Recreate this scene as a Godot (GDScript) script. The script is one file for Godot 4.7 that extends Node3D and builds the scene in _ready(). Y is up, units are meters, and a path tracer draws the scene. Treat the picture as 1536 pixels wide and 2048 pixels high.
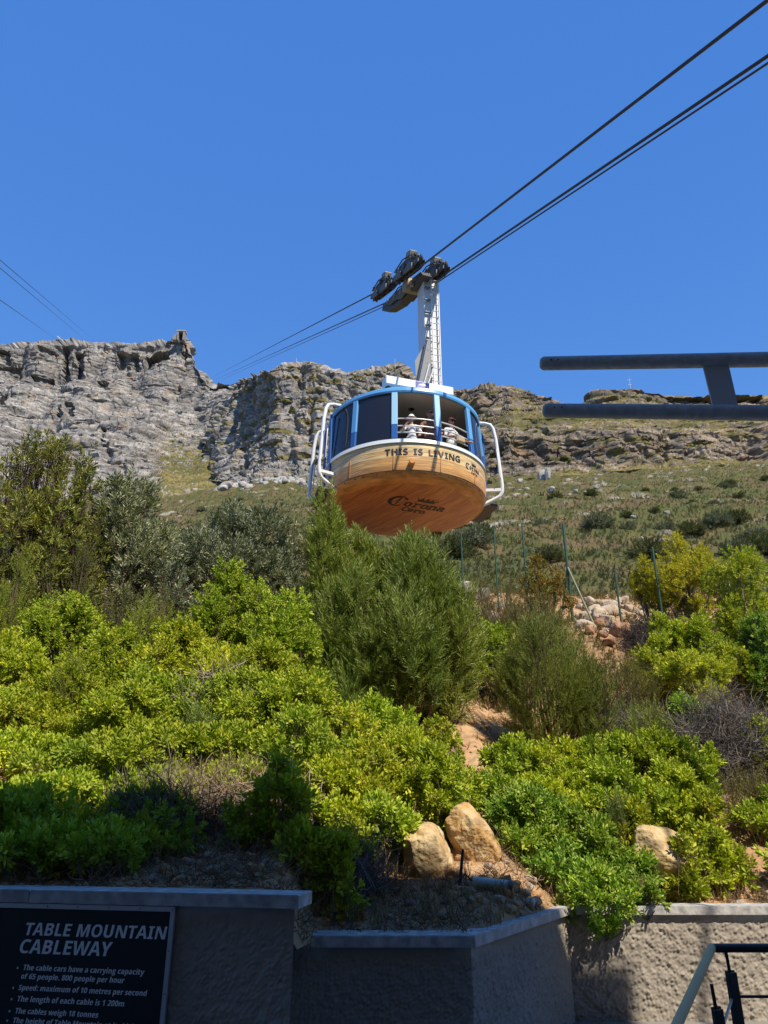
extends Node3D
# Aerial cableway cabin above a fynbos slope, cliffs behind. y is up, metres, the camera stands at the origin.

const F := 1462.4            # focal length in photo pixels
const PITCH := 22.5
const EYE := Vector3(0, 1.62, 0)
var CP := cos(deg_to_rad(PITCH))
var SP := sin(deg_to_rad(PITCH))
const SUN_AZ := 38.0
const SUN_EL := 52.0
var mats := {}
var used := {}
var n_a := FastNoiseLite.new()
var n_b := FastNoiseLite.new()
var n_cell := FastNoiseLite.new()
var n_crack := FastNoiseLite.new()

# ------------------------------------------------------------------ mesh builder
class MB:
	var v := PackedVector3Array()
	var c := PackedColorArray()
	var uv := PackedVector2Array()
	var ix := PackedInt32Array()
	var col := Color.WHITE
	var with_uv := false

	func vert(p: Vector3, t := Vector2.ZERO) -> int:
		v.append(p)
		c.append(col)
		uv.append(t)
		return v.size() - 1

	func tri(a: Vector3, b: Vector3, d: Vector3) -> void:
		var i := vert(a)
		vert(b)
		vert(d)
		ix.append_array(PackedInt32Array([i, i + 1, i + 2]))

	func quad(a: Vector3, b: Vector3, d: Vector3, e: Vector3) -> void:
		var i := vert(a)
		vert(b)
		vert(d)
		vert(e)
		ix.append_array(PackedInt32Array([i, i + 1, i + 2, i, i + 2, i + 3]))

	func facing(pts: Array, centre: Vector3) -> void:
		# a convex face turned away from centre
		var m := Vector3.ZERO
		for p in pts:
			m += p
		m /= pts.size()
		var n: Vector3 = (pts[2] - pts[0]).cross(pts[1] - pts[0])
		var q := pts.duplicate()
		if n.dot(m - centre) < 0.0:
			q.reverse()
		var i := v.size()
		for p in q:
			vert(p)
		for k in range(1, q.size() - 1):
			ix.append_array(PackedInt32Array([i, i + k, i + k + 1]))

	func box(t: Transform3D, s: Vector3, ch := 0.0) -> void:
		var h := s * 0.5
		var o := t.origin
		ch = minf(ch, minf(h.x, minf(h.y, h.z)) * 0.9)
		var P := func(sx: float, sy: float, sz: float, k: int) -> Vector3:
			var q := Vector3(sx * h.x, sy * h.y, sz * h.z)
			for ax in 3:
				if ax != k:
					q[ax] -= signf(q[ax]) * ch
			return t * q
		for ax in 3:
			var b := (ax + 1) % 3
			var d := (ax + 2) % 3
			for s1 in [-1.0, 1.0]:
				var pts := []
				for w in [[-1.0, -1.0], [1.0, -1.0], [1.0, 1.0], [-1.0, 1.0]]:
					var g := Vector3.ZERO
					g[ax] = s1
					g[b] = w[0]
					g[d] = w[1]
					pts.append(P.call(g.x, g.y, g.z, ax))
				facing(pts, o)
				if ch > 0.0:
					# the chamfers along axis ax between faces b and d
					for s2 in [-1.0, 1.0]:
						var e := Vector3.ZERO
						e[b] = s1
						e[d] = s2
						var g0 := e
						g0[ax] = -1.0
						var g1 := e
						g1[ax] = 1.0
						facing([P.call(g0.x, g0.y, g0.z, b), P.call(g1.x, g1.y, g1.z, b), P.call(g1.x, g1.y, g1.z, d), P.call(g0.x, g0.y, g0.z, d)], o)
		if ch > 0.0:
			for sx in [-1.0, 1.0]:
				for sy in [-1.0, 1.0]:
					for sz in [-1.0, 1.0]:
						facing([P.call(sx, sy, sz, 0), P.call(sx, sy, sz, 1), P.call(sx, sy, sz, 2)], o)

	func tube(pts: Array, radii: Array, sides := 6, caps := true) -> void:
		var n := pts.size()
		var first := v.size()
		var ref := Vector3.UP
		var d0: Vector3 = (pts[1] - pts[0]).normalized()
		if absf(d0.dot(ref)) > 0.9:
			ref = Vector3.RIGHT
		for i in n:
			var d: Vector3 = (pts[mini(i + 1, n - 1)] - pts[maxi(i - 1, 0)]).normalized()
			var a := d.cross(ref).normalized()
			var b := a.cross(d).normalized()
			ref = b
			var r: float = radii[mini(i, radii.size() - 1)]
			for k in sides:
				var t := TAU * k / sides
				vert(pts[i] + (a * cos(t) + b * sin(t)) * r)
		for i in n - 1:
			for k in sides:
				var p := first + i * sides + k
				var q := first + i * sides + (k + 1) % sides
				ix.append_array(PackedInt32Array([p, q, q + sides, p, q + sides, p + sides]))
		if caps:
			for e in [0, n - 1]:
				var ring := []
				for k in sides:
					ring.append(v[first + e * sides + k])
				var d: Vector3 = (pts[1] - pts[0]) if e == 0 else (pts[n - 2] - pts[n - 1])
				facing(ring, pts[e] + d.normalized())

	func lathe(prof: Array, seg: int, from := 0.0, to := TAU, flat := false) -> void:
		# profile of Vector2(radius, height), turned about y; angle 0 looks along +z, grows towards +x
		for j in prof.size() - 1:
			var first := v.size()
			for i in seg + 1:
				var t := from + (to - from) * i / seg
				for e in 2:
					var q: Vector2 = prof[j + e]
					vert(Vector3(q.x * sin(t), q.y, q.x * cos(t)), Vector2(t, q.y))
			for i in seg:
				var p := first + i * 2
				ix.append_array(PackedInt32Array([p, p + 1, p + 3, p, p + 3, p + 2]))

	func prism(poly: PackedVector2Array, depth: float, t := Transform3D()) -> void:
		var tr := Geometry2D.triangulate_polygon(poly)
		for z in [-0.5, 0.5]:
			var i := v.size()
			for p in poly:
				vert(t * Vector3(p.x, p.y, z * depth))
			for k in range(0, tr.size(), 3):
				if z > 0:
					ix.append_array(PackedInt32Array([i + tr[k], i + tr[k + 1], i + tr[k + 2]]))
				else:
					ix.append_array(PackedInt32Array([i + tr[k], i + tr[k + 2], i + tr[k + 1]]))
		for k in poly.size():
			var a := poly[k]
			var b := poly[(k + 1) % poly.size()]
			quad(t * Vector3(a.x, a.y, -0.5 * depth), t * Vector3(b.x, b.y, -0.5 * depth), t * Vector3(b.x, b.y, 0.5 * depth), t * Vector3(a.x, a.y, 0.5 * depth))

	func mesh(smooth := true) -> ArrayMesh:
		var arr := []
		arr.resize(Mesh.ARRAY_MAX)
		arr[Mesh.ARRAY_VERTEX] = v
		arr[Mesh.ARRAY_COLOR] = c
		if with_uv:
			arr[Mesh.ARRAY_TEX_UV] = uv
		arr[Mesh.ARRAY_INDEX] = ix
		if smooth:
			var nn := PackedVector3Array()
			nn.resize(v.size())
			for k in range(0, ix.size(), 3):
				var a := v[ix[k]]
				var g := (v[ix[k + 2]] - a).cross(v[ix[k + 1]] - a)
				nn[ix[k]] += g
				nn[ix[k + 1]] += g
				nn[ix[k + 2]] += g
			for k in nn.size():
				nn[k] = nn[k].normalized() if nn[k].length_squared() > 1e-20 else Vector3.UP
			arr[Mesh.ARRAY_NORMAL] = nn
		var m := ArrayMesh.new()
		m.add_surface_from_arrays(Mesh.PRIMITIVE_TRIANGLES, arr)
		return m

# ------------------------------------------------------------------ small helpers
func lin(r: float, g: float, b: float) -> Color:
	return Color(r, g, b).linear_to_srgb()

func mat(key: String, c: Color, rough := 0.8, metal := 0.0) -> StandardMaterial3D:
	# colours are given as linear reflectances
	if mats.has(key):
		return mats[key]
	var m := StandardMaterial3D.new()
	m.resource_name = key
	m.albedo_color = c.linear_to_srgb()
	m.roughness = rough
	m.metallic = metal
	mats[key] = m
	return m

func vmat(key: String, rough := 0.8, back := Color.BLACK, spec := 0.5) -> StandardMaterial3D:
	# colour from vertices and copies (linear)
	if mats.has(key):
		return mats[key]
	var m := mat(key, Color.WHITE, rough)
	m.vertex_color_use_as_albedo = true
	m.metallic_specular = spec
	if back != Color.BLACK:
		m.backlight_enabled = true
		m.backlight = back.linear_to_srgb()
	return m

func numbered(n: String) -> String:
	if not used.has(n):
		used[n] = 0
		return n
	used[n] += 1
	return "%s_%03d" % [n, used[n]]

func thing(called: String, label: String, category: String, at := Vector3.ZERO, group := "") -> Node3D:
	var o := Node3D.new()
	o.name = numbered(called)
	add_child(o)
	o.position = at
	tag(o, label, category, group)
	return o

func tag(o: Node, label: String, category: String, group := "") -> void:
	o.set_meta("label", label)
	o.set_meta("category", category)
	if group != "":
		o.set_meta("group", group)

func obj(called: String, m: Mesh, material: Material, parent: Node = null) -> MeshInstance3D:
	var o := MeshInstance3D.new()
	o.mesh = m
	o.material_override = material
	if parent == null:
		o.name = numbered(called)
		add_child(o)
	else:
		o.name = called
		parent.add_child(o, true)
	return o

func struct(called: String, m: Mesh, material: Material) -> MeshInstance3D:
	var o := obj(called, m, material)
	o.set_meta("kind", "structure")
	return o

func ray(px: float, py: float) -> Vector3:
	var a := (px - 768.0) / F
	var b := (1024.0 - py) / F
	return Vector3(a, b * CP + SP, -(CP - b * SP))

func atd(px: float, py: float, d: float) -> Vector3:
	# the point d metres ahead of the camera (along -z) that the photo shows at that pixel
	var r := ray(px, py)
	return EYE + r * (d / -r.z)

func ss(a: float, b: float, x: float) -> float:
	return smoothstep(a, b, x)

func table(t: Array, x: float) -> float:
	for i in t.size() - 1:
		if x < t[i + 1][0] or i == t.size() - 2:
			return lerpf(t[i][1], t[i + 1][1], clampf((x - t[i][0]) / (t[i + 1][0] - t[i][0]), 0.0, 9.0))
	return 0.0

func xf(o: Vector3, x: Vector3, y: Vector3) -> Transform3D:
	x = x.normalized()
	var z := x.cross(y).normalized()
	return Transform3D(Basis(x, z.cross(x).normalized(), z), o)

func noise_tex(size: int, freq: float, octaves: int, ramp: Array, sd := 1, kind := FastNoiseLite.TYPE_SIMPLEX_SMOOTH, nmap := false, bump := 6.0) -> NoiseTexture2D:
	var n := FastNoiseLite.new()
	n.noise_type = kind
	n.frequency = freq
	n.fractal_octaves = octaves
	n.seed = sd
	var t := NoiseTexture2D.new()
	t.width = size
	t.height = size
	t.seamless = true
	t.noise = n
	t.generate_mipmaps = false
	if nmap:
		t.as_normal_map = true
		t.bump_strength = bump
	elif ramp.size():
		var g := Gradient.new()
		var offs := PackedFloat32Array()
		var cols := PackedColorArray()
		for r in ramp:
			offs.append(r[0])
			cols.append(r[1].linear_to_srgb() if r[1] is Color else Color(r[1], r[1], r[1]))
		g.offsets = offs
		g.colors = cols
		t.color_ramp = g
	return t

func tri_map(m: StandardMaterial3D, scale: float, world := true) -> void:
	m.uv1_triplanar = true
	m.uv1_world_triplanar = world
	m.uv1_scale = Vector3.ONE * scale

# ------------------------------------------------------------------ ground
var prof_mid := [[4.0, 0.80], [5.9, 0.86], [6.8, 1.02], [8.0, 1.45], [10.0, 2.30], [12.0, 3.15], [26.0, 9.98]]
var prof_right := [[4.0, 0.80], [7.7, 0.84], [8.3, 0.97], [9.5, 1.75], [12.0, 3.12], [26.0, 9.95]]
var prof_left := [[4.0, 1.16], [5.2, 1.18], [6.2, 1.36], [8.0, 1.90], [10.0, 2.50], [12.0, 3.25], [26.0, 10.05]]

func gh(x: float, z: float) -> float:
	var d := -z
	var h := lerpf(table(prof_mid, d), table(prof_right, d), ss(0.75, 1.75, x - 0.35 * (d - 6.0)))
	h = lerpf(h, table(prof_left, d), ss(-0.45, -0.75, x))
	h = minf(h, lerpf(0.83, 1.165, ss(-0.45, -0.60, x)) + 0.45 * maxf(0.0, d - wall_back(x)))
	var far := ss(6.0, 9.0, d)
	return h + (0.05 + 0.22 * far) * n_a.get_noise_2d(x * 22.0, z * 22.0) + 0.06 * far * n_a.get_noise_2d(x * 90.0, z * 90.0) + 0.012 * n_b.get_noise_2d(x * 300.0, z * 300.0)

func on_ground(px: float, d: float, py := 1500.0) -> Vector3:
	# where the ground lies d metres ahead in that picture column
	var p := atd(px, py, d)
	for i in 4:
		p.y = gh(p.x, p.z)
		var b := (p.y - EYE.y) * CP - d * SP
		var dep := (p.y - EYE.y) * SP + d * CP
		p = atd(px, 1024.0 - F * b / dep, d)
	p.y = gh(p.x, p.z)
	return p

func on_slope(px: float, py: float) -> Vector3:
	# where the line of sight through that pixel meets the near slope
	var d := 6.0
	while d < 26.0:
		var p := atd(px, py, d)
		if p.y <= gh(p.x, p.z):
			return Vector3(p.x, gh(p.x, p.z), p.z)
		d += 0.1
	return on_ground(px, 26.0)

func depth_of(p: Vector3) -> float:
	return -p.z * CP + (p.y - EYE.y) * SP

# ------------------------------------------------------------------ start
func _ready() -> void:
	setup_view()
	setup_noise()
	build_ground()
	build_hillside()
	build_mountains()
	build_walls()
	build_station()
	rope_setup()
	build_cable_car()
	build_ropes()
	build_summit()
	build_plants()
	build_fence()
	build_rocks()
	build_railing()
	build_guide_rails()
	build_people()
	build_small_things()

func setup_view() -> void:
	var cam := Camera3D.new()
	cam.name = "camera"
	cam.position = EYE
	cam.rotation_degrees = Vector3(PITCH, 0, 0)
	cam.fov = rad_to_deg(2.0 * atan(1024.0 / F))
	cam.near = 0.05
	cam.far = 4000.0
	add_child(cam)
	cam.current = true
	var sky_m := ProceduralSkyMaterial.new()
	sky_m.sky_top_color = lin(0.050, 0.172, 0.525)
	sky_m.sky_horizon_color = lin(0.215, 0.480, 0.920)
	sky_m.sky_curve = 0.24
	sky_m.ground_bottom_color = lin(0.10, 0.11, 0.10)
	sky_m.ground_horizon_color = lin(0.16, 0.20, 0.26)
	sky_m.sun_angle_max = 1.0
	var sky := Sky.new()
	sky.sky_material = sky_m
	var env := Environment.new()
	env.background_mode = Environment.BG_SKY
	env.sky = sky
	env.tonemap_mode = Environment.TONE_MAPPER_LINEAR
	env.tonemap_exposure = 1.28
	env.sdfgi_enabled = true
	env.ssao_enabled = true
	env.ssil_enabled = true
	var we := WorldEnvironment.new()
	we.name = "environment"
	we.environment = env
	add_child(we)
	var sun := DirectionalLight3D.new()
	sun.name = "sun"
	sun.light_energy = 1.6
	sun.light_angular_distance = 0.5
	sun.light_color = Color(1.0, 0.955, 0.88)
	sun.shadow_enabled = true
	sun.rotation_degrees = Vector3(-SUN_EL, SUN_AZ, 0)
	add_child(sun)

func setup_noise() -> void:
	n_a.noise_type = FastNoiseLite.TYPE_SIMPLEX_SMOOTH
	n_a.frequency = 0.01
	n_a.fractal_octaves = 4
	n_a.seed = 11
	n_b.noise_type = FastNoiseLite.TYPE_SIMPLEX
	n_b.frequency = 0.01
	n_b.fractal_octaves = 2
	n_b.seed = 5
	n_cell.noise_type = FastNoiseLite.TYPE_CELLULAR
	n_cell.cellular_return_type = FastNoiseLite.RETURN_CELL_VALUE
	n_cell.cellular_jitter = 0.9
	n_cell.frequency = 0.1
	n_cell.fractal_type = FastNoiseLite.FRACTAL_NONE
	n_cell.seed = 3
	n_crack.noise_type = FastNoiseLite.TYPE_CELLULAR
	n_crack.cellular_return_type = FastNoiseLite.RETURN_DISTANCE2_SUB
	n_crack.frequency = 0.1
	n_crack.fractal_type = FastNoiseLite.FRACTAL_NONE
	n_crack.seed = 8

func grid_mesh(pos: PackedVector3Array, col: PackedColorArray, nu: int, nv: int, smooth: bool) -> ArrayMesh:
	# points in rows of nu; both windings are drawn, normals follow the faces
	var mb := MB.new()
	mb.v = pos
	mb.c = col
	var ix := PackedInt32Array()
	ix.resize((nu - 1) * (nv - 1) * 6)
	var k := 0
	for j in nv - 1:
		for i in nu - 1:
			var a := j * nu + i
			ix[k] = a
			ix[k + 1] = a + nu
			ix[k + 2] = a + nu + 1
			ix[k + 3] = a
			ix[k + 4] = a + nu + 1
			ix[k + 5] = a + 1
			k += 6
	mb.ix = ix
	return mb.mesh(smooth)

func build_ground() -> void:
	var nu := 250
	var nv := 260
	var pos := PackedVector3Array()
	var col := PackedColorArray()
	for j in nv:
		var d := 4.6 + 21.6 * pow(float(j) / (nv - 1), 1.35)
		for i in nu:
			var x := (-1.0 + 2.0 * i / (nu - 1)) * (4.0 + d * 0.72)
			# keep behind the walls
			var front := wall_back(x)
			var dd := maxf(d, front)
			var y := gh(x, -dd)
			pos.append(Vector3(x, y, -dd))
			var t := n_a.get_noise_2d(x * 60.0, dd * 60.0)
			var t2 := n_b.get_noise_2d(x * 500.0 + 90.0, dd * 500.0)
			var c := Color(0.40, 0.235, 0.115).lerp(Color(0.50, 0.335, 0.19), clampf(0.5 + t, 0, 1))
			c = c.lerp(Color(0.20, 0.12, 0.065), ss(0.15, 0.5, t2) * 0.6)
			c = c.lerp(Color(0.24, 0.155, 0.085), 0.6 * ss(0.05, 0.3, n_a.get_noise_2d(x * 35.0 + 700.0, dd * 35.0)))
			col.append(c)
	var m := vmat("soil", 0.95, Color.BLACK, 0.2)
	m.heightmap_enabled = true
	m.heightmap_texture = noise_tex(512, 0.02, 5, [], 4)
	m.heightmap_scale = 3.0
	m.uv1_triplanar = true
	m.uv1_world_triplanar = true
	m.uv1_scale = Vector3.ONE * 0.8
	struct("ground", grid_mesh(pos, col, nu, nv, true), m)

func wall_back(x: float) -> float:
	# distance of the back of the retaining wall from the camera plane at x
	if x < -0.52:
		return 5.02 + (x + 2.35) * (-0.35 / 1.833) + 0.12
	if x < 0.61:
		return 5.72
	if x < 1.66:
		return 5.72 + (x - 0.61) / 1.05 * 1.75
	return 7.47

# ------------------------------------------------------------------ hillside and mountains
func build_hillside() -> void:
	var nu := 420
	var nv := 150
	var pos := PackedVector3Array()
	var col := PackedColorArray()
	for j in nv:
		var v := float(j) / (nv - 1)
		for i in nu:
			var px := lerpf(-520.0, 2050.0, float(i) / (nu - 1))
			pos.append(hill(px, v))
			col.append(hill_color(pos[-1]))
	var m := vmat("hillside_growth", 0.95, Color.BLACK, 0.2)
	struct("hillside", grid_mesh(pos, col, nu, nv, false), m)

var foot := [[-600.0, 1010.0, 420.0], [0.0, 1010.0, 430.0], [300.0, 1003.0, 440.0], [420.0, 985.0, 470.0], [545.0, 965.0, 500.0], [620.0, 972.0, 470.0], [700.0, 980.0, 430.0], [760.0, 985.0, 400.0], [830.0, 985.0, 385.0],
	[900.0, 980.0, 378.0], [1000.0, 968.0, 372.0], [1090.0, 960.0, 368.0], [1195.0, 952.0, 368.0], [1340.0, 942.0, 368.0], [1440.0, 936.0, 370.0], [1536.0, 926.0, 374.0], [1680.0, 916.0, 380.0], [2100.0, 905.0, 380.0]]

func hill_end(px: float) -> Vector3:
	for i in foot.size() - 1:
		if px < foot[i + 1][0]:
			var t: float = (px - foot[i][0]) / (foot[i + 1][0] - foot[i][0])
			return atd(px, lerpf(foot[i][1], foot[i + 1][1], t), lerpf(foot[i][2], foot[i + 1][2], t))
	return atd(px, 905, 380)

func hill(px: float, v: float) -> Vector3:
	var e := hill_end(px)
	# the line of sight of that column, at the height of the far end
	var d := 25.0 * pow((-e.z + 16.0) / 25.0, v)
	var x := e.x * d / -e.z
	var y0 := gh(x, -25.0) - 0.12
	var t := (d - 25.0) / (-e.z - 25.0)
	var y := lerpf(y0, e.y, t)
	y += ss(0.0, 0.06, t) * (0.012 * d * n_a.get_noise_2d(x * 6.0, d * 6.0) + 0.35 * n_b.get_noise_2d(x * 40.0, d * 40.0) + 0.02 * sqrt(d) * n_b.get_noise_2d(x * 160.0, d * 160.0))
	return Vector3(x, y, -d)

func hill_color(p: Vector3) -> Color:
	var d := -p.z
	var t := n_a.get_noise_2d(p.x * 5.0, d * 5.0)
	var u := n_b.get_noise_2d(p.x * 40.0, d * 40.0)
	var w := n_b.get_noise_2d(p.x * 9.0 + 500.0, d * 9.0)
	var c := Color(0.085, 0.088, 0.030).lerp(Color(0.135, 0.112, 0.048), clampf(0.5 + 1.3 * t, 0, 1))
	c = c.lerp(Color(0.070, 0.080, 0.030), ss(0.0, 0.35, u))
	c = c.lerp(Color(0.14, 0.095, 0.055), ss(0.12, 0.4, w) * 0.6)
	c = c.lerp(Color(0.30, 0.27, 0.23), ss(0.42, 0.5, n_cell.get_noise_2d(p.x * 6.0, d * 6.0)) * ss(0.2, 0.4, t))
	return c

func hash1(i: int) -> float:
	return fposmod(sin(float(i) * 127.1 + 311.7) * 43758.5453, 1.0)

func crom(a: Vector4, b: Vector4, c: Vector4, d: Vector4, t: float) -> Vector4:
	return 0.5 * ((2.0 * b) + (c - a) * t + (2.0 * a - 5.0 * b + 4.0 * c - d) * t * t + (3.0 * b - a - 3.0 * c + d) * t * t * t)

func rock_sheet(called: String, cols: Array, seg_u: Array, seg_v: Array, opt: Dictionary) -> MeshInstance3D:
	# cols: columns of control points [px, py, distance, rockiness], from the foot to the top and back
	var nr: int = cols[0].size()
	var us := []
	for i in cols.size() - 1:
		for k in seg_u[i]:
			us.append(i + float(k) / seg_u[i])
	us.append(cols.size() - 1.0)
	var vs := []
	for j in nr - 1:
		for k in seg_v[j]:
			vs.append(j + float(k) / seg_v[j])
	vs.append(nr - 1.0)
	var nu := us.size()
	var nv := vs.size()
	# columns first
	var rows := []
	for j in nr:
		var line := []
		for u in us:
			var i := mini(int(u), cols.size() - 2)
			var q := []
			for k in range(-1, 3):
				var cc: Array = cols[clampi(i + k, 0, cols.size() - 1)][j]
				q.append(Vector4(cc[0], cc[1], cc[2], cc[3]))
			line.append(crom(q[0], q[1], q[2], q[3], u - i))
		rows.append(line)
	var base := PackedVector3Array()
	var wt := PackedFloat32Array()
	var seen_at := PackedVector2Array()
	for v in vs:
		var j := mini(int(v), nr - 2)
		for i in nu:
			var q: Vector4 = rows[j][i].lerp(rows[j + 1][i], v - j)
			base.append(atd(q.x, q.y, q.z))
			wt.append(clampf(q.w, 0.0, 1.0))
			seen_at.append(Vector2(q.x, q.y))
	var pos := PackedVector3Array()
	var col := PackedColorArray()
	var lt: float = opt.layer
	var big: float = opt.big
	var amp: float = opt.get("amp", 1.0)
	for j in nv:
		for i in nu:
			var k := j * nu + i
			var p := base[k]
			var du := base[j * nu + mini(i + 2, nu - 1)] - base[j * nu + maxi(i - 2, 0)]
			var dv := base[mini(j + 2, nv - 1) * nu + i] - base[maxi(j - 2, 0) * nu + i]
			var n := du.cross(dv).normalized()
			if n.dot(EYE - p) < 0.0:
				n = -n
			var w := wt[k]
			var warp := n_a.get_noise_3d(p.x * 0.7, p.y * 0.7, p.z * 0.7)
			var q := (p.y + 3.0 * warp + 0.02 * p.x) / lt
			var layer := int(floor(q))
			var fr := q - layer
			var bench := int(floor(q / 7.0))
			var fr7 := q / 7.0 - bench
			var u := 1.0 / lt
			var prot := (hash1(layer) - 0.5) * 0.9
			var bprot := (hash1(bench * 7 + 3) - 0.5)
			var cell := n_cell.get_noise_3d(p.x * 2.6 * u, layer * 37.0, p.z * 2.6 * u)
			var cell2 := n_cell.get_noise_3d(p.x * 0.9 * u + 40.0, bench * 53.0, p.z * 0.9 * u)
			var wob := 6.0 * n_b.get_noise_3d(p.x * 4.0, p.y * 4.0, p.z * 4.0)
			var crack := n_crack.get_noise_3d((p.x + wob) * 0.55 * u, p.y * 0.10 * u, (p.z + wob) * 0.55 * u)
			var crack2 := n_crack.get_noise_3d((p.x + wob) * 1.7 * u, p.y * 0.5 * u + layer * 0.3, (p.z + wob) * 1.7 * u)
			var cr := ss(-0.80, -0.98, crack) + 0.35 * ss(-0.75, -0.97, crack2)
			var b1 := n_b.get_noise_3d(p.x * 100.0 / big, p.y * 26.0 / big, p.z * 100.0 / big)
			var b3 := n_a.get_noise_3d(p.x * 45.0 / big, p.y * 30.0 / big, p.z * 45.0 / big)
			var b2 := n_a.get_noise_3d(p.x * 330.0 / big, p.y * 420.0 / big, p.z * 330.0 / big)
			var fade := 1.0
			if j < 3:
				fade = j / 3.0
			var rockw := w * fade
			var toph := ss(nv - 5.0, nv - 12.0, float(j))      # the crest stays level
			var nh := Vector3(n.x, 0.0, n.z)
			var steep := clampf(nh.length(), 0.0, 1.0)
			nh = nh.normalized() if steep > 0.01 else Vector3.BACK
			# steps: sheer riser, then a ledge
			var slack := 1.0 - ss(0.75, 0.95, steep)
			var dy := rockw * toph * amp * ((ss(0.0, 0.35, fr) - fr) * lt * 0.95 + (ss(0.0, 0.4, fr7) - fr7) * lt * 7.0 * (0.18 + 0.22 * slack))
			var h: float = rockw * ((b1 * 0.30 + b3 * 0.30) * big * 1.15 * opt.get("gully", 1.0) * (0.35 + 0.65 * toph) + amp * (prot * lt * 0.95 + bprot * lt * 2.0 + cell * lt * 0.42 + cell2 * lt * 0.5 - cr * lt * 3.2 + b2 * lt * 0.12))
			# the recesses and clefts of the upper cliff
			for e in opt.get("clefts", []):
				var jx := 3.0 * b2 + 2.0 * cell
				var mx := ss(e[0] - 1.5, e[0] + 1.5, seen_at[k].x + jx) * ss(e[1] + 1.5, e[1] - 1.5, seen_at[k].x + jx)
				var my := ss(e[2] - 1.5, e[2] + 1.5, seen_at[k].y + jx) * ss(e[3] + 1.5, e[3] - 1.5, seen_at[k].y + jx - e[5] * (seen_at[k].x - e[0]))
				h -= e[4] * mx * my
			h += (1.0 - w) * fade * (b2 * lt * 0.8 + b3 * big * 0.12)
			pos.append(p + nh * h + Vector3(0, dy + rockw * cell * lt * 0.25 * (0.5 + 0.5 * toph), 0))
			# what the surface is: bare sandstone, lichen, ochre scars, ledge growth
			var tone := n_a.get_noise_3d(p.x * 1.5 + 70.0, p.y * 4.5, p.z * 1.5)
			var fine := n_b.get_noise_3d(p.x * 900.0 / (lt * 8.0), p.y * 900.0 / (lt * 5.0), p.z * 900.0 / (lt * 8.0))
			var c := Color(0.185, 0.176, 0.163).lerp(Color(0.345, 0.325, 0.295), clampf(0.5 + 1.1 * tone + 0.45 * cell, 0, 1))
			c = c.lerp(Color(0.115, 0.112, 0.105), 0.75 * ss(0.12, 0.45, fine))
			c = c.lerp(Color(0.35, 0.26, 0.17), 0.5 * ss(0.34, 0.55, n_b.get_noise_3d(p.x * 3.0, p.y * 5.0, p.z * 3.0 + 900.0)))
			var bed := 0.76 + 0.40 * hash1(layer * 13 + 5) + 0.14 * cell
			c = Color(c.r * bed, c.g * bed, c.b * bed)
			# the lower bands to the right are browner, weathered shaly sandstone
			var brown: float = opt.get("brown", 0.0) * ss(-20.0, 60.0, p.x + 25.0 * tone)
			c = c.lerp(Color(c.r * 0.80, c.g * 0.69, c.b * 0.56), brown)
			var stain := n_b.get_noise_3d(p.x * 22.0, p.y * 3.0, p.z * 22.0 + 300.0)
			c = c.lerp(Color(0.105, 0.102, 0.097), 0.6 * ss(0.2, 0.42, stain))
			var speck := 0.78 + 0.44 * hash1(i * 131 + j * 7919)
			c = Color(c.r * speck, c.g * speck, c.b * speck)
			var green := 1.0 - w
			var ledge: float = opt.get("ledge", 0.0)
			if ledge > 0.0 and fr7 > 0.55 and n_b.get_noise_3d(p.x * 5.0, bench * 60.0, p.z * 5.0) > 1.0 - ledge:
				green = maxf(green, 0.85)
			var gn := n_a.get_noise_3d(p.x * 12.0, p.y * 12.0, p.z * 12.0) + 0.5 * fine
			if green * 1.2 - 0.6 + 0.55 * gn > 0.0:
				c = Color(0.110, 0.105, 0.036).lerp(Color(0.215, 0.175, 0.075), clampf(0.5 + 1.5 * tone - fine, 0, 1))
				if fine > 0.25:
					c = Color(0.09, 0.09, 0.04)
			col.append(c)
	return struct(called, grid_mesh(pos, col, nu, nv, false), vmat("rock_face", 0.95, Color.BLACK, 0.15))

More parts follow.
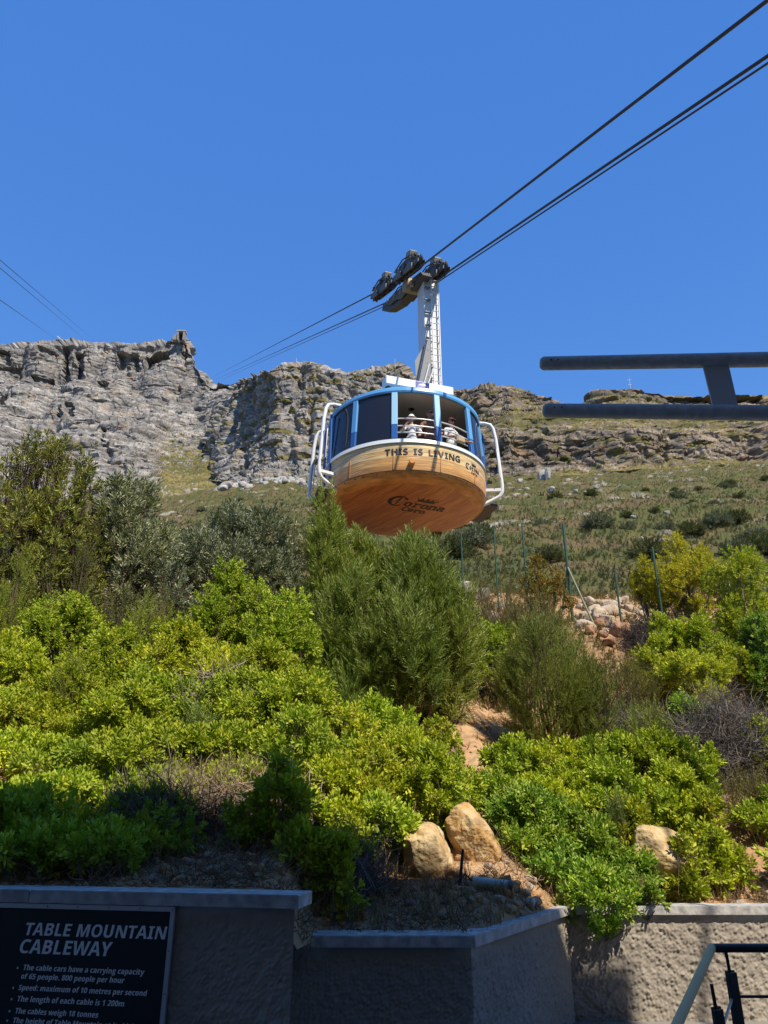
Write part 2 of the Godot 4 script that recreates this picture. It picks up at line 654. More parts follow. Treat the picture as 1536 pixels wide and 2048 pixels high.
func build_mountains() -> void:
	# the flat-topped main face; its top lies some 640 m above the lower station
	var top := [[-220, 696], [-100, 694], [0, 692], [60, 689], [130, 683], [185, 685], [250, 688], [300, 685], [338, 683], [352, 676], [368, 676], [381, 690], [389, 716], [392, 735], [410, 752], [426, 768], [460, 772], [560, 775], [700, 780]]
	var cols := []
	var seg := []
	for i in top.size():
		var px: float = top[i][0]
		var py: float = top[i][1]
		var k := ss(386.0, 400.0, px)          # right of the prow the ridge falls away
		var gold := ss(285.0, 320.0, px) * ss(470.0, 430.0, px)
		var c := []
		c.append([px, 1022.0, 460.0, 0.5])
		c.append([px, 960.0, lerpf(590.0, 640.0, gold), lerpf(0.95, 0.22, gold)])
		c.append([px, 868.0, lerpf(760.0, 800.0, gold), lerpf(0.95, 0.66, gold)])
		c.append([px + 4.0 * k, lerpf(775.0, maxf(py + 10.0, 790.0), k), lerpf(880.0, 860.0, k), lerpf(0.95, 0.92, gold)])
		c.append([px + 2.0 * k, lerpf(752.0, maxf(py + 5.0, 780.0), k), lerpf(900.0, 875.0, k), 1.0])
		c.append([px, py, lerpf(915.0, 890.0, k), 1.0])
		c.append([px + 10.0 * k, py + 2.0, 1020.0, 0.7])
		cols.append(c)
		if i:
			seg.append(maxi(3, int((px - top[i - 1][0]) / (1.35 if px > 0 and px < 470 else 5.0))))
	rock_sheet("mountain", cols, seg, [40, 105, 105, 36, 60, 4], {"layer": 3.0, "big": 80.0, "gully": 0.68, "amp": 0.58, "clefts": [
		[118.0, 129.0, 686.0, 772.0, 16.0, 0.0], [146.0, 166.0, 700.0, 756.0, 12.0, 0.0], [232.0, 272.0, 701.0, 736.0, 17.0, 0.0], [286.0, 338.0, 703.0, 742.0, 20.0, -0.45], [78.0, 106.0, 697.0, 712.0, 10.0, 0.0], [-5.0, 16.0, 700.0, 722.0, 12.0, 0.0],
		[60.0, 100.0, 752.0, 768.0, 9.0, 0.0], [-10.0, 34.0, 728.0, 742.0, 10.0, 0.0], [362.0, 374.0, 704.0, 716.0, 8.0, 0.0], [112.0, 126.0, 814.0, 834.0, 12.0, 0.0], [132.0, 152.0, 812.0, 838.0, 14.0, 0.0], [-10.0, 16.0, 796.0, 816.0, 12.0, 0.0], [204.0, 212.0, 860.0, 896.0, 9.0, 0.0], [196.0, 216.0, 766.0, 780.0, 9.0, 0.0]]})
	# the nearer ridge: its dark flank looks away from the sun
	var r := [
		[[452, 955, 880, 1], [456, 935, 885, 1], [468, 860, 890, 1], [486, 810, 895, 1], [505, 780, 905, 1], [540, 782, 960, .7]],
		[[398, 958, 690, 1], [401, 942, 715, 1], [421, 876, 735, 1], [446, 823, 745, 1], [480, 768, 765, 1], [520, 770, 850, .7]],
		[[500, 968, 540, .6], [510, 940, 600, 1], [526, 880, 606, 1], [534, 815, 612, 1], [528, 748, 622, 1], [545, 750, 760, .7]],
		[[570, 972, 505, .35], [572, 938, 570, .9], [575, 875, 585, 1], [576, 805, 595, 1], [574, 731, 606, 1], [575, 733, 740, .7]],
		[[625, 976, 470, .3], [625, 938, 560, .8], [625, 868, 585, 1], [624, 800, 595, 1], [622, 727, 606, 1], [622, 730, 740, .7]],
		[[700, 984, 430, .25], [700, 935, 540, .6], [700, 870, 580, .9], [700, 810, 600, 1], [690, 747, 620, 1], [690, 750, 740, .7]],
		[[760, 988, 400, .25], [760, 935, 520, .6], [760, 872, 570, .9], [760, 810, 600, 1], [750, 738, 632, 1], [750, 741, 760, .7]],
		[[815, 990, 386, .25], [815, 935, 480, .6], [815, 882, 540, .8], [815, 815, 590, 1], [800, 731, 640, 1], [800, 734, 760, .7]],
		[[850, 990, 382, .25], [850, 935, 460, .6], [850, 885, 525, .8], [850, 822, 575, 1], [835, 760, 640, 1], [835, 763, 760, .7]],
		[[910, 984, 376, .25], [910, 935, 420, .9], [910, 882, 480, .7], [910, 832, 550, .5], [900, 783, 600, .95], [900, 786, 700, .7]],
		[[1000, 971, 370, .25], [1000, 935, 383, .9], [1000, 880, 392, .7], [1000, 836, 460, .5], [990, 772, 520, .95], [990, 775, 640, .7]],
		[[1050, 966, 366, .2], [1050, 930, 380, 1], [1050, 876, 388, .62], [1050, 836, 450, .3], [1042, 780, 508, .72], [1042, 783, 640, .6]],
		[[1095, 962, 365, .2], [1095, 922, 378, 1], [1095, 872, 385, .62], [1095, 836, 440, .3], [1088, 797, 500, .72], [1088, 800, 600, .6]],
		[[1140, 958, 365, .2], [1140, 917, 376, 1], [1140, 868, 383, .62], [1140, 838, 440, .3], [1140, 811, 490, .72], [1140, 814, 600, .6]],
		[[1184, 955, 365, .2], [1184, 912, 375, 1], [1184, 868, 381, .62], [1184, 836, 440, .3], [1182, 808, 490, .72], [1184, 811, 600, .6]],
		[[1200, 953, 365, .2], [1200, 911, 375, 1], [1200, 867, 381, .62], [1200, 834, 440, .3], [1196, 790, 490, .72], [1196, 793, 600, .6]],
		[[1260, 949, 365, .2], [1260, 905, 375, 1], [1260, 865, 382, .62], [1260, 832, 440, .3], [1256, 783, 488, .72], [1256, 786, 600, .6]],
		[[1340, 944, 366, .2], [1340, 902, 377, 1], [1340, 863, 385, .62], [1340, 832, 440, .3], [1340, 797, 485, .72], [1340, 800, 600, .6]],
		[[1440, 937, 368, .2], [1440, 898, 379, 1], [1440, 862, 388, .62], [1440, 830, 440, .3], [1440, 799, 482, .72], [1440, 802, 600, .6]],
		[[1536, 927, 372, .2], [1536, 893, 382, 1], [1536, 858, 392, .62], [1536, 828, 440, .3], [1536, 797, 480, .72], [1536, 800, 600, .6]],
		[[1720, 914, 378, .2], [1720, 885, 388, 1], [1720, 850, 398, .62], [1720, 825, 440, .3], [1720, 800, 480, .72], [1720, 803, 600, .6]]]
	var seg2 := []
	for i in r.size() - 1:
		var gap: float = absf(r[i + 1][2][0] - r[i][2][0])
		seg2.append(14 if i == 0 else (30 if i == 19 else int(gap / 1.35)))
	rock_sheet("mountain_ridge", r, seg2, [34, 52, 50, 54, 4], {"layer": 2.0, "big": 44.0, "gully": 0.6, "amp": 0.85, "ledge": 1.0, "brown": 1.0})

# ------------------------------------------------------------------ walls by the terrace
func render_panel(a: Vector3, b: Vector3, y0: float, y1: float, amp: float, step: float, lump := 350.0) -> ArrayMesh:
	# a face of thrown render from a to b (seen with its right side towards the camera), lumps as relief
	var dir := (b - a)
	var len := dir.length()
	dir /= len
	var n := Vector3(-dir.z, 0, dir.x)
	if n.z < 0.0:
		n = -n
	var nu := maxi(2, int(len / step))
	var nv := maxi(2, int((y1 - y0) / step))
	var pos := PackedVector3Array()
	var col := PackedColorArray()
	for j in nv + 1:
		for i in nu + 1:
			var p := a + dir * (len * i / nu)
			p.y = lerpf(y0, y1, float(j) / nv)
			var s := (p.x + p.z) * 1.0
			var c1 := n_crack.get_noise_3d(p.x * lump, p.y * lump, p.z * lump)
			var c2 := n_a.get_noise_3d(p.x * lump * 4.0, p.y * lump * 4.0, p.z * lump * 4.0)
			var smear := ss(0.10, 0.02, y1 - p.y + 0.02 * n_a.get_noise_2d(s * 300.0, 4.0))
			var h := amp * (minf(c1 + 1.0, 0.8) * 1.1 + 0.8 * c2) * (1.0 - 0.75 * smear)
			pos.append(p + n * h)
			var t := n_b.get_noise_3d(p.x * 80.0, p.y * 80.0, p.z * 80.0)
			var c := Color(0.30, 0.265, 0.22).lerp(Color(0.36, 0.32, 0.27), clampf(0.5 + t, 0, 1))
			c = c.lerp(Color(0.47, 0.455, 0.43), smear * ss(-0.1, 0.3, n_a.get_noise_2d(s * 120.0, p.y * 200.0)) * 0.7)
			col.append(c)
	return grid_mesh(pos, col, nu + 1, nv + 1, true)

func wall_run(called: String, label: String, a: Vector3, b: Vector3, top: float, amp: float, step: float, lump: float, shown: float) -> Node3D:
	# a retaining wall whose coping's front edge runs from a to b
	var o := thing(called, label, "wall")
	var dir := (b - a).normalized()
	var n := Vector3(-dir.z, 0, dir.x)
	if n.z < 0.0:
		n = -n
	var back := -n
	# fine lumps over the length that shows, coarser ones beyond
	var cut := a.lerp(b, shown) if shown > 0.0 else b.lerp(a, -shown)
	var first := render_panel(a + back * 0.045, cut + back * 0.045, -0.1, top - 0.072, amp, step if shown > 0.0 else 0.03, lump)
	var second: ArrayMesh = null if absf(shown) >= 1.0 else render_panel(cut + back * 0.045, b + back * 0.045, -0.1, top - 0.072, amp, 0.03 if shown > 0.0 else step, lump)
	obj("render_face", first, vmat("wall_render", 0.95, Color.BLACK, 0.2), o)
	if second:
		obj("render_face", second, vmat("wall_render", 0.95, Color.BLACK, 0.2), o)
	var core := MB.new()
	var mid := (a + b) * 0.5 + back * 0.15 - dir * 0.04
	mid.y = (top - 0.075 - 0.1) * 0.5
	core.box(xf(mid, dir, Vector3.UP), Vector3((b - a).length() - 0.09, top - 0.075 + 0.1, 0.17))
	obj("core", core.mesh(false), mat("wall_core", Color(0.30, 0.27, 0.23), 0.95), o)
	return o

func coping_mat() -> StandardMaterial3D:
	var m := mat("coping_concrete", Color(0.44, 0.425, 0.40), 0.9)
	if m.albedo_texture == null:
		m.albedo_color = Color.WHITE
		m.albedo_texture = noise_tex(512, 0.012, 5, [[0.2, Color(0.30, 0.295, 0.285)], [0.5, Color(0.40, 0.39, 0.37)], [0.8, Color(0.52, 0.505, 0.475)]], 21)
		m.heightmap_enabled = true
		m.heightmap_texture = noise_tex(256, 0.06, 4, [], 22)
		m.heightmap_scale = 0.25
		tri_map(m, 1.3)
	return m

func coping(o: Node3D, a: Vector3, b: Vector3, top: float, w: float, trim0: Vector3, trim1: Vector3) -> void:
	# one cast length of coping: front edge a-b, mitre offsets at the back
	var dir := (b - a).normalized()
	var n := Vector3(-dir.z, 0, dir.x)
	if n.z < 0.0:
		n = -n
	var mb := MB.new()
	var q := [a, b, b - n * w + trim1, a - n * w + trim0]
	var ctr := Vector3.ZERO
	for p in q:
		ctr += p * 0.25
	ctr.y = top - 0.035
	var ch := 0.006
	var lo := []
	var hi := []
	var inn := []
	for p in q:
		lo.append(Vector3(p.x, top - 0.07, p.z))
		hi.append(Vector3(p.x, top - ch, p.z))
		var m2 := Vector3(p.x, top, p.z)
		m2 += (Vector3(ctr.x, top, ctr.z) - m2).normalized() * ch * 1.4
		inn.append(m2)
	for k in 4:
		var l := (k + 1) % 4
		mb.facing([lo[k], lo[l], hi[l], hi[k]], ctr)
		mb.facing([hi[k], hi[l], inn[l], inn[k]], ctr)
	mb.facing(inn, ctr)
	mb.facing(lo, ctr)
	obj("coping", mb.mesh(false), coping_mat(), o)

const LA := Vector3(-2.35, 0, -5.02)
const LB := Vector3(-0.517, 0, -4.67)
const MA := Vector3(-0.618, 0, -5.6)
const MB_ := Vector3(0.608, 0, -5.6)
const RA := Vector3(1.655, 0, -7.35)

func build_walls() -> void:
	var dl := (LB - LA).normalized()
	var l0 := LA - dl * 3.6
	var w := wall_run("retaining_wall", "rough rendered wall that carries the black information board", l0, LB, 1.2, 0.011, 0.008, 370.0, -0.42)
	coping(w, l0, LA + dl * 0.2, 1.2, 0.27, Vector3.ZERO, Vector3.ZERO)
	coping(w, LA + dl * 0.205, LB + dl * 0.035, 1.2, 0.27, Vector3.ZERO, Vector3.ZERO)
	# its end turns back to the lower wall
	var nl := Vector3(-dl.z, 0, dl.x)
	if nl.z < 0.0:
		nl = -nl
	var e0 := LB - nl * 0.15 - dl * 0.035
	var e1 := Vector3(-0.80, 0, -5.62)
	var ed := (e1 - e0)
	var en := Vector3(-ed.z, 0, ed.x).normalized()
	if en.x > 0.0:
		en = -en
	var ret := MB.new()
	ret.box(xf((e0 + e1) * 0.5 + en * 0.08 + Vector3(0, 0.51, 0), ed, Vector3.UP), Vector3(ed.length() - 0.02, 1.21, 0.15))
	obj("end_return", ret.mesh(false), mat("wall_core", Color(0.30, 0.27, 0.23), 0.95), w)
	var m := wall_run("retaining_wall", "low shaded rendered wall bending back towards the overhanging shrub", MA, Vector3(0.582, 0, -5.6), 0.875, 0.012, 0.008, 370.0, 1.0)
	var dr := (RA - MB_).normalized()
	var nr := Vector3(-dr.z, 0, dr.x)
	if nr.z < 0.0:
		nr = -nr
	obj("render_face", render_panel(Vector3(0.582, 0, -5.645), RA - nr * 0.045, -0.1, 0.803, 0.014, 0.008, 370.0), vmat("wall_render"), m)
	var core := MB.new()
	core.box(xf((MB_ + RA) * 0.5 - nr * 0.155 + Vector3(0, 0.35, 0), dr, Vector3.UP), Vector3((RA - MB_).length() - 0.06, 0.89, 0.17))
	obj("core", core.mesh(false), mat("wall_core", Color.WHITE), m)
	# mitred copings
	var mt := tan(dr.angle_to(Vector3.RIGHT) * 0.5) * 0.25
	coping(m, MA, MB_, 0.875, 0.25, Vector3.ZERO, Vector3(-mt, 0, 0))
	coping(m, MB_ + dr * 0.002, RA + dr * 0.02, 0.875, 0.25, dr * mt, Vector3.ZERO)
	var rb := RA + Vector3(6.0, 0, 0)
	var r := wall_run("retaining_wall", "sunlit tan rendered wall behind the black stair railing", RA + Vector3(-0.05, 0, 0.0), rb, 0.872, 0.019, 0.008, 290.0, 0.36)
	coping(r, RA + Vector3(0.05, 0, 0), RA + Vector3(2.2, 0, 0), 0.872, 0.22, Vector3.ZERO, Vector3.ZERO)
	coping(r, RA + Vector3(2.205, 0, 0), rb, 0.872, 0.22, Vector3.ZERO, Vector3.ZERO)
	# terrace
	var fl := MB.new()
	fl.box(Transform3D(Basis(), Vector3(2.0, -0.15, -2.5)), Vector3(30.0, 0.3, 11.0))
	struct("pavement", fl.mesh(false), mat("terrace_paving", Color(0.22, 0.21, 0.195), 0.9))
	info_board(dl, nl)

func font(serif := false, bold := true) -> SystemFont:
	var f := SystemFont.new()
	f.font_names = PackedStringArray(["Droid Serif" if serif else "Droid Sans"])
	f.font_weight = 700 if bold else 400
	return f

func text_mesh(s: String, size_m: float, depth: float, serif := false, bold := true, align := HORIZONTAL_ALIGNMENT_LEFT) -> TextMesh:
	var t := TextMesh.new()
	t.text = s
	t.font = font(serif, bold)
	t.font_size = 64
	t.pixel_size = size_m / 64.0
	t.depth = depth
	t.curve_step = 1.5
	t.horizontal_alignment = align
	t.vertical_alignment = VERTICAL_ALIGNMENT_CENTER
	return t

func info_board(dl: Vector3, nl: Vector3) -> void:
	# the board hangs on the wall; u runs along it from its right edge leftwards being negative
	var face := LB - nl * 0.045 + nl * 0.018
	var hit := func(px: float, py: float) -> Vector3:
		var r := ray(px, py)
		var t := (face - EYE).dot(nl) / r.dot(nl)
		return EYE + r * t
	var tr: Vector3 = hit.call(354.0, 1810.0)
	var tl: Vector3 = hit.call(-28.0, 1802.0)
	var wd := (tr - tl).dot(dl)
	var ht := 1.02
	var top := 1.127
	var o := thing("information_board", "black board with white text in an aluminium frame", "sign", Vector3.ZERO)
	var c := tr - dl * (wd * 0.5)
	c.y = top - ht * 0.5
	var t0 := xf(c + nl * 0.0, dl, Vector3.UP)
	var p := MB.new()
	p.box(t0, Vector3(wd - 0.02, ht - 0.02, 0.012))
	obj("panel", p.mesh(false), mat("board_black", Color(0.012, 0.012, 0.014), 0.35), o)
	var alu := mat("brushed_aluminium", Color(0.55, 0.55, 0.56), 0.42, 0.7)
	var fw := 0.028
	for e in [[Vector3(0, ht * 0.5 - fw * 0.5, 0.012), Vector3(wd, fw, 0.02)], [Vector3(0, -ht * 0.5 + fw * 0.5, 0.012), Vector3(wd, fw, 0.02)], [Vector3(wd * 0.5 - fw * 0.5, 0, 0.0105), Vector3(fw, ht - 2.0 * fw, 0.02)], [Vector3(-wd * 0.5 + fw * 0.5, 0, 0.0105), Vector3(fw, ht - 2.0 * fw, 0.02)]]:
		var fm := MB.new()
		fm.box(t0.translated_local(e[0]), e[1], 0.002)
		obj("frame_rail", fm.mesh(false), alu, o)
	for e in 5:
		for side in [0, 1]:
			var q := Vector3(wd * 0.5 - fw * 0.5, ht * 0.5 - 0.014 - e * 0.21, 0.022) if side == 0 else Vector3(wd * 0.5 - 0.02 - e * 0.2, ht * 0.5 - fw * 0.5, 0.024)
			if side == 1 and e == 0:
				continue
			var sm := MB.new()
			var b := t0.translated_local(q)
			sm.tube([b.origin - nl * 0.002, b.origin + nl * 0.002], [0.0045], 8)
			obj("screw", sm.mesh(), mat("screw_steel", Color(0.25, 0.25, 0.26), 0.4, 0.8), o)
	# lettering: the text leans like the board's italic print
	var white := mat("board_print", Color(0.82, 0.82, 0.80), 0.6)
	var lines := [["TABLE MOUNTAIN", 48, 1874, 331, 0.0], ["CABLEWAY", 38, 1909, 221, 0.0], ["The cable cars have a carrying capacity", 46, 1945, 289, 1.0], ["of 65 people. 800 people per hour", 42, 1962, 249, 0.0],
		["Speed: maximum of 10 metres per second", 37, 1986, 294, 1.0], ["The length of each cable is 1 200m", 34, 2008, 249, 1.0], ["The cables weigh 18 tonnes", 30, 2031, 197, 1.0], ["The height of Table Mountain at its highest", 25, 2053, 291, 1.0]]
	for e in lines:
		var a: Vector3 = hit.call(e[1], e[2])
		var b: Vector3 = hit.call(e[3], e[2])
		var want := (b - a).dot(dl)
		var big: bool = e[0] == e[0].to_upper()
		var tm := text_mesh(e[0], 0.05, 0.002, false, true)
		tm.vertical_alignment = VERTICAL_ALIGNMENT_BOTTOM
		var box := tm.get_aabb()
		var k := want / box.size.x
		var ky := k * (0.86 if big else 0.92)
		var lean := 0.15
		var o2 := obj("lettering", tm, white, o)
		var y: float = (a.y + b.y) * 0.5
		var z0 := t0.origin + dl * ((a - t0.origin).dot(dl)) + nl * 0.0075
		z0.y = y
		var bas := Basis(dl * k, Vector3.UP * ky + dl * (ky * lean), nl)
		o2.transform = Transform3D(bas, z0 - bas * Vector3(box.position.x, box.position.y + (0.0 if big else box.size.y * 0.2), 0))
		if e[4] > 0.0:
			var dm := MB.new()
			var dp := z0 - dl * 0.035 + Vector3(0, 0.011, 0)
			dm.tube([dp - nl * 0.001, dp + nl * 0.001], [0.0055], 10)
			obj("bullet", dm.mesh(), white, o)

# ------------------------------------------------------------------ the station whose roof shades the terrace, behind the camera
func build_station() -> void:
	var st := thing("station_building", "tall concrete lower station building that shades the terrace", "building", Vector3(0, 0, 0))
	var h := 14.0
	var z0 := -7.35 + (h - 0.51) / (tan(deg_to_rad(SUN_EL)) / cos(deg_to_rad(SUN_AZ)))
	var x1 := 2.2 + (z0 + 7.35) * tan(deg_to_rad(SUN_AZ))
	var wallm := mat("station_render", Color(0.34, 0.32, 0.29), 0.9)
	var mb := MB.new()
	mb.box(Transform3D(Basis(), Vector3(x1 - 15.0 - 0.3, h * 0.5 - 0.2, z0 + 5.3)), Vector3(30.0, h - 0.4, 10.0))
	obj("wall", mb.mesh(false), wallm, st)
	var rf := MB.new()
	rf.box(Transform3D(Basis(), Vector3(x1 - 15.3, h - 0.2, z0 + 5.2)), Vector3(30.6, 0.4, 10.4))
	# unseen slab over the camera, added to block sky and darken the walls
	var cy := MB.new()
	cy.box(Transform3D(Basis(), Vector3(-3.0, 7.3, -0.42)), Vector3(15.0, 0.25, 2.74))
	obj("sky_blocker_slab", cy.mesh(false), wallm, st)
	var added_block := MB.new()  # unseen block on the right, added to dim the sky light on the angled wall
	added_block.box(Transform3D(Basis(), Vector3(10.6, 2.5, -1.0)), Vector3(7.2, 5.0, 3.6))
	obj("sky_blocker_block", added_block.mesh(false), wallm, st)
	obj("roof", rf.mesh(false), mat("station_roof", Color(0.25, 0.25, 0.25), 0.8), st)

# ------------------------------------------------------------------ cable car
const CAR := Vector3(0.617, 9.9, -20.0)

func wood_print(sd: int, w: int, h: int, planks: int, pale: Color, mid: Color, deep: Color, across_bands: bool) -> ImageTexture:
	# printed boards: grain streaks along u, board joints along v
	var n := FastNoiseLite.new()
	n.seed = sd
	n.frequency = 0.01
	n.fractal_octaves = 4
	var rng := RandomNumberGenerator.new()
	rng.seed = sd
	var tone := []
	for i in planks + 1:
		tone.append(rng.randf_range(-0.22, 0.22))
	var im := Image.create(w, h, false, Image.FORMAT_RGB8)
	for y in h:
		var k := float(y) / h * planks
		var pl := int(k)
		var fr := k - pl
		for x in w:
			var g := n.get_noise_2d(x * 0.9, y * 14.0 + pl * 300.0) + 0.6 * n.get_noise_2d(x * 0.25 + 800.0, y * 3.0 + 40.0 * n.get_noise_2d(x * 0.6, y))
			var t: float = clampf(0.5 + 1.0 * g + tone[pl], 0.0, 1.0)
			var c: Color
			if across_bands:
				# the printed boards pale out in ragged grain towards the wave print above
				var v: float = 1.0 - float(y) / h + 0.45 * n.get_noise_2d(x * 0.35, y * 6.0) + 0.25 * tone[pl]
				c = deep.lerp(mid, ss(0.15, 0.4, v)).lerp(pale, ss(0.60, 0.76, v))
				c = c * (0.72 + 0.5 * t)
			else:
				c = deep.lerp(mid, t)
				c = c.lerp(pale, ss(0.75, 1.0, t) * 0.35)
			if fr < 0.07:
				c = c * 0.5
			im.set_pixel(x, y, c.linear_to_srgb())
	return ImageTexture.create_from_image(im)

func arc_band(r0: float, y0: float, r1: float, y1: float, th: float, f0: float, f1: float, seg: int) -> ArrayMesh:
	# a curved slab between two heights, th thick inwards
	var mb := MB.new()
	mb.lathe([Vector2(r0, y0), Vector2(r1, y1)], seg, f0, f1)
	mb.lathe([Vector2(r1, y1), Vector2(r1 - th, y1)], seg, f0, f1)
	mb.lathe([Vector2(r1 - th, y1), Vector2(r0 - th, y0)], seg, f0, f1)
	mb.lathe([Vector2(r0 - th, y0), Vector2(r0, y0)], seg, f0, f1)
	return mb.mesh()

func pol(r: float, deg: float, y: float) -> Vector3:
	return Vector3(r * sin(deg_to_rad(deg)), y, r * cos(deg_to_rad(deg)))

func build_cable_car() -> void:
	var car := thing("cable_car", "round cable car with blue window band and wood print hull hanging from ropes", "cable car", CAR)
	var blue := mat("cabin_blue", Color(0.12, 0.36, 0.66), 0.32)
	var pale_blue := mat("cabin_pale_blue", Color(0.36, 0.62, 0.78), 0.32)
	var deep_blue := mat("cabin_deep_blue", Color(0.03, 0.12, 0.36), 0.32)
	var white := mat("cabin_white", Color(0.72, 0.73, 0.72), 0.35)
	var steel := mat("rail_steel", Color(0.66, 0.66, 0.65), 0.35, 0.3)
	var dark := mat("cabin_dark", Color(0.02, 0.021, 0.023), 0.5)
	var inner := mat("cabin_lining", Color(0.62, 0.56, 0.49), 0.7)
	# hull: floor disc and its rounded rim
	var under := mat("floor_wood_print", Color.WHITE, 0.42)
	under.albedo_texture = wood_print(5, 640, 640, 18, Color(0.60, 0.29, 0.09), Color(0.50, 0.205, 0.050), Color(0.33, 0.115, 0.026), false)
	var side := mat("side_wood_print", Color.WHITE, 0.42)
	side.albedo_texture = wood_print(9, 1400, 220, 8, Color(0.64, 0.48, 0.23), Color(0.60, 0.33, 0.10), Color(0.50, 0.235, 0.055), true)
	var fl := MB.new()
	fl.with_uv = true
	fl.lathe([Vector2(0.0, -0.03), Vector2(1.1, -0.025), Vector2(1.7, -0.01), Vector2(2.02, 0.015)], 72)
	for i in fl.v.size():
		var p := fl.v[i]
		var q := Vector2(p.x, p.z).rotated(deg_to_rad(-52.0))
		fl.uv[i] = Vector2(q.x / 4.6 + 0.5, q.y / 4.6 + 0.5)
	var floor_part := obj("floor_underside", fl.mesh(), under, car)
	floor_part.set_meta("label", "red-brown wooden board print with black lettering")
	var rim := MB.new()
	rim.with_uv = true
	var rp := [Vector2(2.02, 0.014), Vector2(2.16, 0.04), Vector2(2.27, 0.085), Vector2(2.34, 0.145), Vector2(2.375, 0.19), Vector2(2.385, 0.225)]
	rim.lathe(rp, 72)
	for i in rim.v.size():
		rim.uv[i] = Vector2(rim.uv[i].x / TAU * 2.0, 1.0 - rim.uv[i].y * 0.5)
	obj("lower_rim", rim.mesh(), side, car)
	var wallm := MB.new()
	wallm.with_uv = true
	wallm.lathe([Vector2(2.405, 0.232), Vector2(2.42, 0.62), Vector2(2.415, 1.035)], 96)
	wallm.lathe([Vector2(2.385, 0.232), Vector2(2.405, 0.232)], 96)
	for i in wallm.v.size():
		var t := (wallm.uv[i].y - 0.0) / 1.0
		wallm.uv[i] = Vector2(wallm.uv[i].x / TAU * 2.0, clampf(1.0 - t, 0.001, 0.999))
	obj("side_panel", wallm.mesh(), side, car)
	# joints: cover strips and bolts
	for a in [-8.5, 22.5, 53.0, -40.0]:
		var s := MB.new()
		s.box(xf(pol(2.423, a, 0.50), pol(1, a + 90.0, 0), Vector3.UP), Vector3(0.035, 0.52, 0.014), 0.003)
		obj("joint_strip", s.mesh(false), mat("strip_wood", Color(0.50, 0.25, 0.08), 0.45), car)
	for k in 14:
		var a := -46.0 + 8.1 * k + (1.6 if k % 2 else 0.0)
		var s := MB.new()
		s.tube([pol(2.36, a, 0.175), pol(2.39, a, 0.175)], [0.014], 8)
		obj("bolt", s.mesh(), dark, car)
	# buffer on the side
	var bf := MB.new()
	bf.tube([pol(2.38, 3.0, 0.42), pol(2.56, 3.0, 0.42), pol(2.575, 3.0, 0.42)], [0.085, 0.085, 0.07], 20)
	obj("buffer", bf.mesh(), mat("buffer_orange", Color(0.60, 0.27, 0.07), 0.5), car)
	# sill
	obj("sill", arc_band(2.462, 1.035, 2.43, 1.16, 0.13, 0.0, TAU, 96), mat("sill_white", Color(0.60, 0.66, 0.66), 0.35), car)
	# lining
	var inn := MB.new()
	inn.lathe([Vector2(2.30, 1.16), Vector2(2.30, 0.45), Vector2(0.0, 0.45)], 48)
	obj("inner_floor", inn.mesh(), mat("cabin_floor", Color(0.06, 0.06, 0.065), 0.7), car)
	var ce := MB.new()
	ce.lathe([Vector2(0.0, 2.74), Vector2(2.26, 2.70)], 48)
	obj("ceiling", ce.mesh(), inner, car)
	var sp := MB.new()
	sp.tube([pol(1.35, 8, 2.705), pol(1.35, 8, 2.73)], [0.085, 0.085], 16)
	obj("ceiling_vent", sp.mesh(), dark, car)
	# roof
	var rf := MB.new()
	rf.lathe([Vector2(2.26, 2.69), Vector2(2.325, 2.69), Vector2(2.345, 2.74), Vector2(2.33, 2.84), Vector2(2.20, 2.94), Vector2(1.7, 3.03), Vector2(0.9, 3.08), Vector2(0.0, 3.09)], 96)
	obj("roof", rf.mesh(), blue, car)
	# posts, panes and window rails: twelve bays, two of them open towards the camera
	for k in 12:
		var a := -8.0 + 30.0 * k
		var post := Node3D.new()
		post.name = "window_post"
		car.add_child(post, true)
		for e in [[1.161, 1.62, deep_blue, "lower_print"], [1.622, 2.69, pale_blue if k < 2 else blue, "upper_print"]]:
			var y0: float = e[0]
			var y1: float = e[1]
			var r0 := lerpf(2.385, 2.285, (y0 - 1.16) / 1.53)
			var r1 := lerpf(2.385, 2.285, (y1 - 1.16) / 1.53)
			var p0 := pol(r0, a, y0)
			var p1 := pol(r1, a, y1)
			var pm := MB.new()
			pm.box(xf((p0 + p1) * 0.5, pol(1, a + 90.0, 0), (p1 - p0).normalized()), Vector3(0.17, (p1 - p0).length(), 0.10), 0.012)
			obj(e[3], pm.mesh(false), e[2], post)
		if k == 0:
			pass
		var f0 := deg_to_rad(a + 2.2)
		var f1 := deg_to_rad(a + 27.8)
		if k == 0 or k == 1:
			for y in [1.42, 1.63, 1.86]:
				var pts := []
				for i in 9:
					var g := lerpf(a + 1.5, a + 28.5, i / 8.0)
					pts.append(pol(2.30 - 0.02 * (y - 1.2), g, y))
				var rm := MB.new()
				rm.tube(pts, [0.021], 8)
				obj("window_rail", rm.mesh(), steel, car)
		else:
			var gm := mat("tinted_glass", Color(0.016, 0.018, 0.026, 0.86), 0.06)
			gm.transparency = BaseMaterial3D.TRANSPARENCY_ALPHA
			gm.albedo_color.a = 0.86
			var pn := MB.new()
			pn.lathe([Vector2(2.38, 1.165), Vector2(2.28, 2.688)], 10, f0, f1)
			obj("window_pane", pn.mesh(), gm, car)
			for y in [1.175, 2.675]:
				var fr := MB.new()
				var pts := []
				var rr := lerpf(2.385, 2.285, (y - 1.16) / 1.53)
				for i in 9:
					pts.append(pol(rr, lerpf(a + 2.0, a + 28.0, i / 8.0), y))
				fr.tube(pts, [0.02], 6)
				obj("pane_gasket", fr.mesh(), dark, car)
